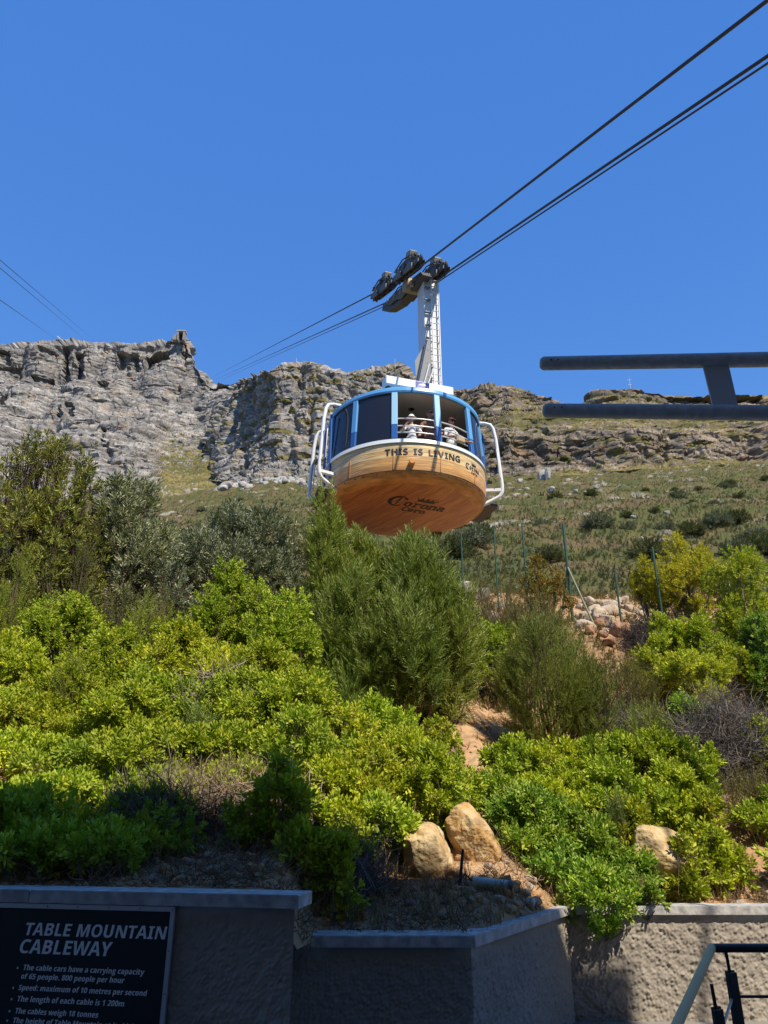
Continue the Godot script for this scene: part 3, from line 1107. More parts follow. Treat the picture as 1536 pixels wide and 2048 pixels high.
	# door guards of bent tube, two at each door
	for a in [-57.0, -95.0, 85.0, 123.0]:
		var g := Node3D.new()
		g.name = "door_guard"
		car.add_child(g, true)
		var bm := MB.new()
		var pts := [pol(2.05, a, 2.90), pol(2.50, a, 2.86), pol(2.66, a, 2.80), pol(2.74, a, 2.66), pol(2.80, a, 2.30), pol(2.90, a, 0.75), pol(2.89, a, 0.55), pol(2.83, a, 0.42), pol(2.70, a, 0.34), pol(2.30, a, 0.14)]
		bm.tube(pts, [0.055], 12)
		obj("tube", bm.mesh(), white, g)
		var br := MB.new()
		br.box(xf(pol(2.60, a, 0.60), pol(1, a, 0), Vector3.UP), Vector3(0.50, 0.10, 0.09), 0.01)
		obj("bracket", br.mesh(false), white, g)
		var lp := MB.new()
		var s := 4.5 if a in [-57.0, 123.0] else -4.5
		lp.tube([pol(2.84, a, 1.85), pol(2.80, a + s, 1.85), pol(2.84, a + s, 0.95), pol(2.88, a, 0.95)], [0.016], 6)
		obj("grab_loop", lp.mesh(), white, g)
	for a in [-76.0, 104.0]:
		var st := MB.new()
		st.box(xf(pol(2.50, a, 0.22), pol(1, a + 90.0, 0), Vector3.UP), Vector3(1.35, 0.07, 0.42), 0.01)
		obj("door_step", st.mesh(false), mat("step_dark", Color(0.05, 0.05, 0.055), 0.6), car)
		var dr := MB.new()
		for e in [-13.0, 0.0, 13.0]:
			dr.box(xf(pol(2.44, a + e, 1.55), pol(1, a + e + 90.0, 0), Vector3.UP), Vector3(0.09, 2.2, 0.05), 0.01)
		obj("door_frame", dr.mesh(false), deep_blue, car)
	var hk := MB.new()
	hk.box(Transform3D(Basis(), Vector3(1.05, 0.0, -1.85)), Vector3(0.34, 0.10, 0.25), 0.02)
	obj("landing_shoe", hk.mesh(false), mat("step_dark", Color.BLACK), car)
	# lettering round the side, letter by letter
	var ink := mat("print_black", Color(0.016, 0.018, 0.025), 0.5)
	var word := "THIS IS LIVING"
	var wid := []
	var total := 0.0
	for ch in word:
		var t := text_mesh(ch if ch != " " else "I", 0.25, 0.006)
		var w: float = (t.get_aabb().size.x + 0.022) if ch != " " else 0.10
		wid.append(w)
		total += w
	var span := 52.5
	var at := -14.5
	for i in word.length():
		var da: float = wid[i] / total * span
		if word[i] != " ":
			var t := text_mesh(word[i], 0.25, 0.006, false, true, HORIZONTAL_ALIGNMENT_CENTER)
			var l := obj("letter", t, ink, car)
			var a := at + da * 0.5
			var kx: float = deg_to_rad(da) * 2.42 / wid[i]
			l.transform = Transform3D(Basis(pol(1, a + 90.0, 0) * kx * 0.96, Vector3.UP * 1.05, pol(1, a, 0)), pol(2.428, a, 0.76))
		at += da
	brand_side(car, ink)
	brand_floor(car, ink)
	build_hanger(car, white)

func curly_c(mb: MB, h: float, t: Transform3D) -> void:
	# the broad-pen capital: a thick crescent, thin hairline and upright inside
	var out := PackedVector2Array()
	for i in 13:
		var a := deg_to_rad(58.0 + 250.0 * i / 12.0)
		out.append(Vector2(cos(a) * 0.52, sin(a) * 0.52) * h)
	for i in 13:
		var a := deg_to_rad(308.0 - 250.0 * i / 12.0)
		out.append(Vector2(0.08 + cos(a) * 0.40, sin(a) * 0.47) * h)
	mb.prism(out, 0.006, t)
	mb.prism(PackedVector2Array([Vector2(-0.02, 0.34) * h, Vector2(0.06, 0.40) * h, Vector2(0.03, -0.36) * h, Vector2(-0.03, -0.30) * h]), 0.006, t)
	mb.prism(PackedVector2Array([Vector2(0.12, 0.46) * h, Vector2(0.36, 0.40) * h, Vector2(0.40, 0.26) * h, Vector2(0.24, 0.30) * h]), 0.006, t)

func crown(mb: MB, w: float, t: Transform3D) -> void:
	var h := w * 0.36
	mb.prism(PackedVector2Array([Vector2(-0.42, 0) * w, Vector2(0.42, 0) * w, Vector2(0.42, 0.055) * w, Vector2(-0.42, 0.055) * w]), 0.006, t)
	var pts := PackedVector2Array([Vector2(-0.40, 0.075) * w])
	for k in 5:
		var x := -0.5 + 0.25 * k
		pts.append(Vector2(x * w, (0.24 + 0.09 * (1.0 - absf(x) * 2.0)) * w))
		if k < 4:
			pts.append(Vector2((x + 0.125) * w, 0.15 * w))
	pts.append(Vector2(0.40, 0.075) * w)
	pts.reverse()
	mb.prism(pts, 0.006, t)
	for k in 5:
		var x := -0.5 + 0.25 * k
		var c := Vector2(x * w, (0.285 + 0.09 * (1.0 - absf(x) * 2.0)) * w)
		var o := PackedVector2Array()
		for i in 8:
			o.append(c + Vector2(cos(TAU * i / 8), sin(TAU * i / 8)) * 0.035 * w)
		mb.prism(o, 0.006, t)

func brand_side(car: Node3D, ink: Material) -> void:
	# small mark at the end of the side lettering, laid letter by letter on the curve
	var at := 43.2
	for ch in "Corona":
		var t := text_mesh(ch, 0.155, 0.006, true, true, HORIZONTAL_ALIGNMENT_CENTER)
		var da := 3.4 if ch == "C" else 2.45
		var a := at + da * 0.5
		var m: Mesh = t
		if ch == "C":
			var mb := MB.new()
			curly_c(mb, 0.17, Transform3D())
			m = mb.mesh(false)
		var l := obj("emblem_letter", m, ink, car)
		l.transform = Transform3D(Basis(pol(1, a + 90.0, 0), Vector3.UP * 1.1, pol(1, a, 0)), pol(2.428, a, 0.68))
		at += da
	at = 48.4
	for ch in "Cero":
		var t := text_mesh(ch, 0.11, 0.006, true, true, HORIZONTAL_ALIGNMENT_CENTER)
		var l := obj("emblem_letter", t, ink, car)
		l.transform = Transform3D(Basis(pol(1, at + 91.0, 0), Vector3.UP, pol(1, at + 1.0, 0)), pol(2.428, at + 1.0, 0.54))
		at += 1.9
	var cm := MB.new()
	crown(cm, 0.24, Transform3D())
	var c := obj("emblem_crown", cm.mesh(false), ink, car)
	c.transform = Transform3D(Basis(pol(1, 142.0, 0), Vector3.UP, pol(1, 52.0, 0)), pol(2.429, 52.0, 0.765))

func brand_floor(car: Node3D, ink: Material) -> void:
	var yaw := deg_to_rad(23.0)
	var u := Vector3(cos(yaw), 0, -sin(yaw))
	var w := Vector3(sin(yaw), 0, cos(yaw))
	var bas := Basis(u, w, Vector3.DOWN)
	var org := Vector3(0.34, -0.034, 0.60)
	var x := -0.86
	for ch in "Corona":
		var da := 0.46 if ch == "C" else 0.262
		var m: Mesh
		if ch == "C":
			var mb := MB.new()
			curly_c(mb, 0.56, Transform3D())
			m = mb.mesh(false)
		else:
			m = text_mesh(ch, 0.46, 0.006, true, true, HORIZONTAL_ALIGNMENT_CENTER)
		var l := obj("floor_letter", m, ink, car)
		l.transform = Transform3D(bas.scaled_local(Vector3(1.0, 1.15, 1.0)), org + u * (x + da * 0.5) + w * (0.06 if ch == "C" else 0.0))
		x += da
	x = -0.30
	for ch in "Cero":
		var l := obj("floor_letter", text_mesh(ch, 0.31, 0.006, true, true, HORIZONTAL_ALIGNMENT_CENTER), ink, car)
		l.transform = Transform3D(bas.scaled_local(Vector3(1.1, 1.2, 1.0)), org + u * (x + 0.09) - w * 0.40)
		x += 0.19
	var cm := MB.new()
	crown(cm, 0.62, Transform3D())
	var c := obj("floor_crown", cm.mesh(false), ink, car)
	c.transform = Transform3D(bas.scaled_local(Vector3(1, 1.15, 1)), org + u * 0.14 + w * 0.25)

# rope 1 and rope 2 side by side; rope direction on the downhill (near) and uphill (far) side of the carriage
var near_dir := Vector3.ZERO
var far_dir := Vector3.ZERO
var hub := Vector3.ZERO

func build_hanger(car: Node3D, white: Material) -> void:
	var off := -CAR
	var grey := mat("hanger_grey", Color(0.62, 0.62, 0.60), 0.5)
	var plate := mat("plate_grey", Color(0.16, 0.17, 0.18), 0.55)
	var mach := mat("carriage_grey", Color(0.070, 0.067, 0.060), 0.6)
	var tan_ := mat("carriage_tan", Color(0.30, 0.25, 0.15), 0.6)
	var boxm := mat("carriage_box", Color(0.25, 0.235, 0.185), 0.6)
	# cross beam over the roof
	var b0 := atd(768, 766, 19.2)
	var b1 := atd(902, 788, 19.9)
	var bd := (b1 - b0)
	var bm := MB.new()
	bm.box(xf((b0 + b1) * 0.5 + off, Vector3(bd.x, 0, bd.z), Vector3.UP), Vector3(bd.length(), 0.30, 0.42), 0.02)
	obj("cross_beam", bm.mesh(false), white, car)
	# three posts carry it on the roof
	for e in [[0.06, 0.0, 0.12], [0.88, 0.0, 0.12], [0.55, -0.55, 0.16]]:
		var p := b0.lerp(b1, e[0]) + off
		p.z += e[1]
		var rb := MB.new()
		rb.tube([Vector3(p.x, 2.95, p.z), Vector3(p.x, p.y - 0.16, p.z)], [e[2], e[2] * 0.85], 16)
		obj("rubber_mount", rb.mesh(), mat("rubber", Color(0.035, 0.035, 0.037), 0.7), car)
	var pl := MB.new()
	var bdir := Vector3(bd.x, 0, bd.z).normalized()
	var bn := Vector3(-bdir.z, 0, bdir.x)
	if bn.z < 0.0:
		bn = -bn
	var pc := b0.lerp(b1, 0.53) + off + bn * 0.222
	pl.box(xf(pc, bdir, Vector3.UP), Vector3(0.44, 0.23, 0.02), 0.004)
	var plo := obj("name_plate", pl.mesh(false), mat("plate_violet", Color(0.10, 0.10, 0.34), 0.4), car)
	var em := MB.new()
	var et := xf(pc + bn * 0.0125, bdir, Vector3.UP)
	em.prism(PackedVector2Array([Vector2(-0.20, -0.105), Vector2(0.20, -0.105), Vector2(0.20, -0.092), Vector2(-0.20, -0.092)]), 0.003, et)
	em.prism(PackedVector2Array([Vector2(-0.20, 0.092), Vector2(0.20, 0.092), Vector2(0.20, 0.105), Vector2(-0.20, 0.105)]), 0.003, et)
	em.prism(PackedVector2Array([Vector2(-0.15, -0.03), Vector2(-0.10, 0.03), Vector2(-0.03, 0.035), Vector2(-0.01, 0.06), Vector2(0.05, 0.06), Vector2(0.09, 0.03), Vector2(0.15, -0.03)]), 0.003, et)
	em.prism(PackedVector2Array([Vector2(-0.16, -0.065), Vector2(0.16, -0.065), Vector2(0.16, -0.048), Vector2(-0.16, -0.048)]), 0.003, et)
	obj("plate_mark", em.mesh(false), white, plo)
	# column with a ladder on its front
	var yaw := deg_to_rad(13.0)
	var fx := Vector3(cos(yaw), 0, -sin(yaw))
	var fz := Vector3(sin(yaw), 0, cos(yaw))
	var base := atd(868, 781, 20.55) - Vector3(0, 0.6, 0)
	var topy := atd(866, 548, 20.6).y
	var ctr := base - fz * 0.42
	var cb := MB.new()
	var hgt := topy - base.y
	cb.box(Transform3D(Basis(fx, Vector3.UP, fz), Vector3(ctr.x, base.y + hgt * 0.5, ctr.z) + off), Vector3(0.52, hgt, 0.80), 0.015)
	obj("column", cb.mesh(false), grey, car)
	var fr := Vector3(base.x, base.y, base.z) + off + fz * 0.10
	for sx in [-0.02, 0.235]:
		var sm := MB.new()
		sm.box(Transform3D(Basis(fx, Vector3.UP, fz), fr + fx * sx + Vector3(0, hgt * 0.47, 0)), Vector3(0.035, hgt * 0.94, 0.05), 0.004)
		obj("ladder_stile", sm.mesh(false), grey, car)
	for k in 20:
		var rm := MB.new()
		var y := 0.12 + k * (hgt * 0.94 - 0.2) / 19.0
		rm.tube([fr + fx * -0.02 + Vector3(0, y, 0), fr + fx * 0.235 + Vector3(0, y, 0)], [0.013], 6)
		obj("ladder_rung", rm.mesh(), grey, car)
		if k % 4 == 1:
			for sx in [-0.02, 0.235]:
				var bk := MB.new()
				bk.tube([fr + fx * sx + Vector3(0, y + 0.1, 0), fr + fx * sx - fz * 0.115 + Vector3(0, y + 0.1, 0)], [0.016], 6)
				obj("ladder_bracket", bk.mesh(), grey, car)
	# side cable on brackets, left of the ladder
	for k in 9:
		var bk := MB.new()
		var y := 0.5 + k * (hgt - 1.2) / 8.0
		bk.box(Transform3D(Basis(fx, Vector3.UP, fz), fr + fx * -0.15 - fz * 0.05 + Vector3(0, y, 0)), Vector3(0.20, 0.03, 0.09))
		obj("step_iron", bk.mesh(false), plate, car)
	# gusset plate with two stays
	var gp := MB.new()
	var gt := Transform3D(Basis(fx, Vector3.UP, fz), base + off + fz * 0.02 + Vector3(0, 0.55, 0))
	gp.prism(PackedVector2Array([Vector2(-0.62, -0.02), Vector2(-0.30, -0.02), Vector2(-0.14, 0.45), Vector2(-0.10, 1.0), Vector2(-0.10, 2.05), Vector2(-0.32, 1.72), Vector2(-0.66, 1.02)]), 0.03, gt.translated_local(Vector3(0, 0, 0.06)))
	obj("gusset_plate", gp.mesh(false), plate, car)
	for e in [[-0.42, -0.18], [-0.30, 0.02]]:
		var sm := MB.new()
		sm.tube([gt * Vector3(e[0], 0.0, 0.14), gt * Vector3(e[1], 0.95, 0.14)], [0.022], 8)
		obj("stay", sm.mesh(), white, car)
	# carriage
	var up := near_dir.cross(Vector3(near_dir.z, 0, -near_dir.x)).normalized()
	var lat := Vector3(-near_dir.z, 0, near_dir.x).normalized() * -1.0   # across the ropes, towards rope 2
	if lat.x < 0.0:
		lat = -lat
	up = lat.cross(near_dir).normalized()
	if up.y < 0.0:
		up = -up
	var cg := Node3D.new()
	cg.name = "carriage"
	car.add_child(cg, true)
	var put := func(e: Vector3) -> Vector3:
		return hub + off + near_dir * e.x + up * e.y + lat * e.z
	var bas := Basis(near_dir, up, near_dir.cross(up).normalized())
	# main beam between the ropes and the pivot drum
	var mbm := MB.new()
	var mt := Transform3D(bas, put.call(Vector3(0, 0, 0.475)))
	mbm.prism(PackedVector2Array([Vector2(-4.3, -0.34), Vector2(-3.4, -0.52), Vector2(-2.0, -0.56), Vector2(-0.6, -0.30), Vector2(0.4, -0.06), Vector2(0.1, 0.12), Vector2(-1.0, 0.10), Vector2(-2.6, 0.02), Vector2(-4.3, -0.10)]), 0.34, mt)
	obj("main_beam", mbm.mesh(false), mach, cg)
	for sd in [-0.24, 0.24]:
		var sp2 := MB.new()
		var st2 := mt.translated_local(Vector3(0, 0, sd))
		sp2.prism(PackedVector2Array([Vector2(-4.0, -0.20), Vector2(-2.9, -0.40), Vector2(-2.2, -0.36), Vector2(-1.6, -0.46), Vector2(-0.9, -0.30), Vector2(-0.2, -0.05), Vector2(-1.2, 0.02), Vector2(-2.6, -0.06)]), 0.05, st2)
		obj("beam_plate", sp2.mesh(false), mat("plate_worn", Color(0.13, 0.115, 0.085), 0.6), cg)
		for q in [-3.3, -2.5, -1.7, -0.5]:
			var pin := MB.new()
			pin.tube([st2 * Vector3(q, -0.2, -0.05), st2 * Vector3(q, -0.2, 0.05)], [0.09], 12)
			obj("pivot_pin", pin.mesh(), tan_, cg)
	var drum := MB.new()
	drum.tube([put.call(Vector3(-0.95, -0.12, 0.1)), put.call(Vector3(-0.95, -0.12, 0.95)), put.call(Vector3(-0.95, -0.12, 1.0))], [0.27, 0.27, 0.2], 20)
	obj("pivot_drum", drum.mesh(), tan_, cg)
	for e in [[-3.3, 0.0, true], [-0.35, 0.0, false], [-3.7, 0.95, false], [-0.45, 0.95, true]]:
		var x: float = e[0]
		var l: float = e[1]
		var ct := Transform3D(bas.scaled(Vector3.ONE * 1.0), put.call(Vector3(x, 0.10, l)))
		for side_ in [-0.13, 0.13]:
			var rp := MB.new()
			rp.prism(PackedVector2Array([Vector2(-1.40, 0.04), Vector2(-0.9, -0.05), Vector2(0.9, -0.05), Vector2(1.40, 0.04), Vector2(1.36, 0.16), Vector2(0.9, 0.24), Vector2(0.45, 0.34), Vector2(-0.45, 0.34), Vector2(-0.9, 0.24), Vector2(-1.36, 0.16)]), 0.04, ct.translated_local(Vector3(0, 0, side_)))
			obj("rocker_plate", rp.mesh(false), mach, cg)
		for k in 4:
			var wx := x - 1.08 + 0.72 * k
			var wm := MB.new()
			wm.tube([put.call(Vector3(wx, 0.20, l - 0.07)), put.call(Vector3(wx, 0.20, l - 0.04)), put.call(Vector3(wx, 0.20, l + 0.04)), put.call(Vector3(wx, 0.20, l + 0.07))], [0.23, 0.20, 0.20, 0.23], 18)
			obj("wheel", wm.mesh(false), mat("wheel_dark", Color(0.035, 0.035, 0.036), 0.5), cg)
			var hm := MB.new()
			hm.tube([put.call(Vector3(wx, 0.20, l - 0.17)), put.call(Vector3(wx, 0.20, l + 0.17))], [0.05], 10)
			obj("axle", hm.mesh(), tan_, cg)
		# pivots, springs and small gear between the plates
		for k in 2:
			var sr := MB.new()
			sr.prism(PackedVector2Array([Vector2(-0.42, -0.06), Vector2(0.42, -0.06), Vector2(0.30, 0.14), Vector2(0.0, 0.24), Vector2(-0.30, 0.14)]), 0.05, ct.translated_local(Vector3(-0.6 + 1.2 * k, -0.02, 0.19)))
			obj("sub_rocker", sr.mesh(false), mat("plate_worn", Color(0.13, 0.115, 0.085), 0.6), cg)
			var cy := MB.new()
			cy.tube([ct * Vector3(-0.75 + 1.2 * k, 0.36, 0.1), ct * Vector3(-0.25 + 1.2 * k, 0.44, 0.1)], [0.06, 0.06], 10)
			obj("spring_housing", cy.mesh(), mach, cg)
		for k in 5:
			var gb := MB.new()
			gb.box(ct.translated_local(Vector3(-0.85 + 0.42 * k, 0.30 + 0.08 * sin(k * 2.3 + x), 0.05 * cos(k * 3.1 + l))), Vector3(0.13, 0.16 + 0.06 * sin(k * 1.7), 0.36), 0.012)
			obj("gear_block", gb.mesh(false), mach if k % 2 else mat("plate_worn", Color.BLACK), cg)
		if x != -3.7:
			var bx := MB.new()
			bx.box(ct.translated_local(Vector3(0.10, 0.60, 0.0)), Vector3(0.40, 0.30, 0.30), 0.03)
			obj("cover_box", bx.mesh(false), boxm, cg)
			var nk := MB.new()
			nk.box(ct.translated_local(Vector3(-0.05, 0.42, 0.0)), Vector3(0.7, 0.20, 0.24), 0.02)
			obj("cover_neck", nk.mesh(false), mach, cg)
		var wp := MB.new()
		wp.tube([ct * Vector3(1.12, 0.02, 0.0), ct * Vector3(1.30, 0.16, 0.0), ct * Vector3(1.22, 0.36, 0.0)], [0.05, 0.05, 0.03], 8)
		obj("rope_scraper", wp.mesh(), mach, cg)
		var rod := MB.new()
		rod.tube([ct * Vector3(-1.1, 0.28, 0.19), ct * Vector3(-0.3, 0.52, 0.19), ct * Vector3(0.6, 0.46, 0.19), ct * Vector3(1.1, 0.24, 0.19)], [0.025], 6)
		obj("brake_rod", rod.mesh(), mach, cg)

# ------------------------------------------------------------------ ropes
var rope_paths := []

func rope_setup() -> void:
	var c := atd(822, 548, 20.3)          # where rope 1 passes the carriage
	var r := ray(1536, 0)
	var n := EYE + r * 10.5
	var f := atd(422, 762, 700.0)
	near_dir = (n - c).normalized()
	far_dir = (f - c).normalized()
	hub = c
	var lat := Vector3(-near_dir.z, 0, near_dir.x).normalized()
	if lat.x < 0.0:
		lat = -lat
	var st := atd(366, 688, 908.0)
	for k in 3:
		var o: Vector3 = lat * [0.0, 0.95, 0.99][k] + Vector3(0, [0.0, 0.0, -0.10][k], 0)
		var fo := atd([420.0, 424.0, 426.0][k], [757.0, 762.0, 767.0][k], 700.0)
		rope_paths.append([n + near_dir * 14.0 + o, n + o, c + o, fo, fo.lerp(st, 0.5) - Vector3(0, 16, 0), st])
	var ends := [[0, 520, 185, 678], [0, 536, 170, 679], [0, 600, 115, 680]]
	for e in ends:
		var a := atd(e[0], e[1], 45.0)
		var b := atd(e[2], e[3], 640.0)
		rope_paths.append([a - (b - a).normalized() * 25.0, a, b, b.lerp(st, 0.5) - Vector3(0, 14, 0), st])

func build_ropes() -> void:
	var m := mat("rope_steel", Color(0.045, 0.045, 0.047), 0.5, 0.3)
	var labels := ["upper dark steel track rope running over the cable car's carriage", "lower dark steel track rope through the cable car's carriage", "dark steel haul rope close under the lower track rope"]
	for k in rope_paths.size():
		var mb := MB.new()
		mb.tube(rope_paths[k], [0.031 if k != 2 else 0.02], 8)
		var o := obj("steel_rope", mb.mesh(), m)
		if k < 3:
			tag(o, labels[k], "rope", "ropes of the cable car")
		else:
			tag(o, "thin steel rope crossing the sky above the flat-topped cliff", "rope", "ropes of the second track")

func build_summit() -> void:
	var g := mat("summit_masonry", Color(0.25, 0.235, 0.215), 0.95)
	var dk := mat("summit_dark", Color(0.02, 0.02, 0.02), 0.9)
	var p := atd(363, 672, 905.0)
	var o := thing("summit_station", "small stone and steel station tower on the cliff's prow", "building", p)
	var w := MB.new()
	for e in [[-4.6, 0.0, 2.6, 15.0], [4.6, 0.0, 2.6, 15.0]]:
		w.box(Transform3D(Basis(), Vector3(e[0], -2.0, 0)), Vector3(e[2], e[3], 9.0))
	w.box(Transform3D(Basis(), Vector3(0, -1.0, -3.5)), Vector3(7.0, 13.0, 2.0))
	obj("wall", w.mesh(false), g, o)
	var t := MB.new()
	t.box(Transform3D(Basis(), Vector3(0, 6.4, 0)), Vector3(13.5, 1.8, 10.0))
	obj("roof", t.mesh(false), mat("summit_roof", Color(0.34, 0.33, 0.32), 0.9), o)
	var b := MB.new()
	b.box(Transform3D(Basis(), Vector3(-8.0, -5.0, 1)), Vector3(6.0, 9.0, 7.0))
	obj("side_wing", b.mesh(false), g, o)
	var d := MB.new()
	d.box(Transform3D(Basis(), Vector3(0, -0.5, -2.2)), Vector3(6.4, 10.0, 0.4))
	obj("docking_bay", d.mesh(false), dk, o)
	for e in [[1263, 784, 757, 486.0, "thin lattice mast with cross arms on the rocky knoll"], [592, 731, 716, 606.0, "thin pole on the buttress crest above the shaded flank"], [790, 733, 716, 638.0, "thin pole on the round summit behind the hanger"]]:
		var a := atd(e[0], e[1] + 4, e[3])
		var q := atd(e[0], e[2], e[3])
		var ms := thing("mast", e[4], "mast", a)
		var mm := MB.new()
		var h := q.y - a.y
		mm.tube([Vector3.ZERO, Vector3(0, h, 0)], [0.22, 0.12], 6)
		obj("pole", mm.mesh(), mat("mast_steel", Color(0.5, 0.5, 0.5), 0.5, 0.4), ms)
		if e[0] == 1263:
			for k in 2:
				var ar := MB.new()
				ar.tube([Vector3(-1.6, h * (0.6 + 0.3 * k), 0), Vector3(1.6, h * (0.6 + 0.3 * k), 0)], [0.12], 6)
				obj("cross_arm", ar.mesh(), mat("mast_steel", Color.WHITE), ms)

# ------------------------------------------------------------------ plants
var sprigs := {}

func leaf(mb: MB, base: Vector3, dir: Vector3, side: Vector3, l: float, w: float, wide_at: float, fold: float) -> void:
	# a folded blade: two halves that meet along the midrib
	var n := dir.cross(side).normalized()
	var m := base + dir * (l * wide_at) - n * fold * w
	var tip := base + dir * l - n * fold * w * 0.6
	var a := base + dir * (l * wide_at) + side * (w * 0.5)
	var b := base + dir * (l * wide_at) - side * (w * 0.5)
	mb.tri(base, a, m)
	mb.tri(a, tip, m)
	mb.tri(base, m, b)
	mb.tri(m, tip, b)

func sprig_mesh(kind: String, variant: int) -> ArrayMesh:
	var key := kind + str(variant)
	if sprigs.has(key):
		return sprigs[key]
	var rng := RandomNumberGenerator.new()
	rng.seed = hash(key)
	var mb := MB.new()
	# count, length, width, widest, stem, lean from the axis (low, high), leaf fold
	var spec: Dictionary = {
		"round": [15, 0.056, 0.029, 0.60, 0.13, 22.0, 85.0, 0.2],
		"willow": [22, 0.105, 0.0105, 0.45, 0.24, 18.0, 55.0, 0.1],
		"protea": [15, 0.105, 0.024, 0.6, 0.12, 15.0, 60.0, 0.15],
		"heath": [46, 0.026, 0.006, 0.5, 0.30, 25.0, 60.0, 0.0],
		"fine": [34, 0.045, 0.006, 0.5, 0.26, 15.0, 60.0, 0.0],
		"far": [30, 0.14, 0.026, 0.5, 0.24, 15.0, 80.0, 0.1]}
	var s: Array = spec[kind]
	var n: int = s[0]
	for i in n:
		var t := float(i) / (n - 1)
		var a := i * 2.39996 + rng.randf_range(-0.4, 0.4)
		var y: float = s[4] * (-0.6 + 1.0 * t) + rng.randf_range(-0.01, 0.01)
		var lean := deg_to_rad(lerpf(s[6], s[5], t) + rng.randf_range(-14.0, 14.0))
		var out := Vector3(cos(a), 0, sin(a))
		var dir := (Vector3.UP * cos(lean) + out * sin(lean)).normalized()
		var side := out.cross(Vector3.UP).normalized().rotated(dir, rng.randf_range(-0.9, 0.9))
		var g := rng.randf_range(0.72, 1.12)
		mb.col = Color(g * rng.randf_range(0.92, 1.1), g, g * rng.randf_range(0.8, 1.1))
		if kind == "far":
			mb.col = Color(g, g, g)
		var l: float = s[1] * rng.randf_range(0.75, 1.2)
		leaf(mb, Vector3(0, y, 0) + out * 0.004, dir, side, l, s[2] * rng.randf_range(0.8, 1.15), s[3], s[7])
	sprigs[key] = mb.mesh(false)
	return sprigs[key]

func twig_mesh(variant: int) -> ArrayMesh:
	var key := "twig" + str(variant)
	if sprigs.has(key):
		return sprigs[key]
	var rng := RandomNumberGenerator.new()
	rng.seed = hash(key)
	var mb := MB.new()
	for k in 7:
		var p := Vector3(rng.randf_range(-0.08, 0.08), rng.randf_range(-0.12, 0.0), rng.randf_range(-0.08, 0.08))
		var d := Vector3(rng.randf_range(-1, 1), rng.randf_range(-0.1, 1.0), rng.randf_range(-1, 1)).normalized()
		var pts := [p]
		for j in 5:
			d = (d + Vector3(rng.randf_range(-1, 1), rng.randf_range(-0.8, 0.8), rng.randf_range(-1, 1)) * 0.45).normalized()
			p += d * 0.075
			pts.append(p)
		var g := rng.randf_range(0.6, 1.15)
		mb.col = Color(g, g, g)
		var r := rng.randf_range(0.0025, 0.0055)
		mb.tube(pts, [r, r * 0.9, r * 0.8, r * 0.6, r * 0.4, r * 0.2], 3, false)
	sprigs[key] = mb.mesh(false)
	return sprigs[key]

func scatter(parent: Node, called: String, m: Mesh, material: Material, where: Array, tints: Array) -> MultiMeshInstance3D:
	var mm := MultiMesh.new()
	mm.transform_format = MultiMesh.TRANSFORM_3D
	mm.use_colors = true
	mm.mesh = m
	mm.instance_count = where.size()
	for i in where.size():
		mm.set_instance_transform(i, where[i])
		mm.set_instance_color(i, tints[i])
	var o := MultiMeshInstance3D.new()
	o.multimesh = mm
	o.material_override = material
	o.name = called
	o.set_meta("kind", "stuff")
	if parent:
		parent.add_child(o, true)
	else:
		o.name = numbered(called)
		add_child(o)
	return o

func grow_basis(dir: Vector3, spin: float, s: float) -> Basis:
	var up := dir.normalized()
	var x := up.cross(Vector3(0.31, 0.2, 0.93)).normalized()
	return Basis(x, up, x.cross(up)).rotated(up, spin).scaled(Vector3.ONE * s)

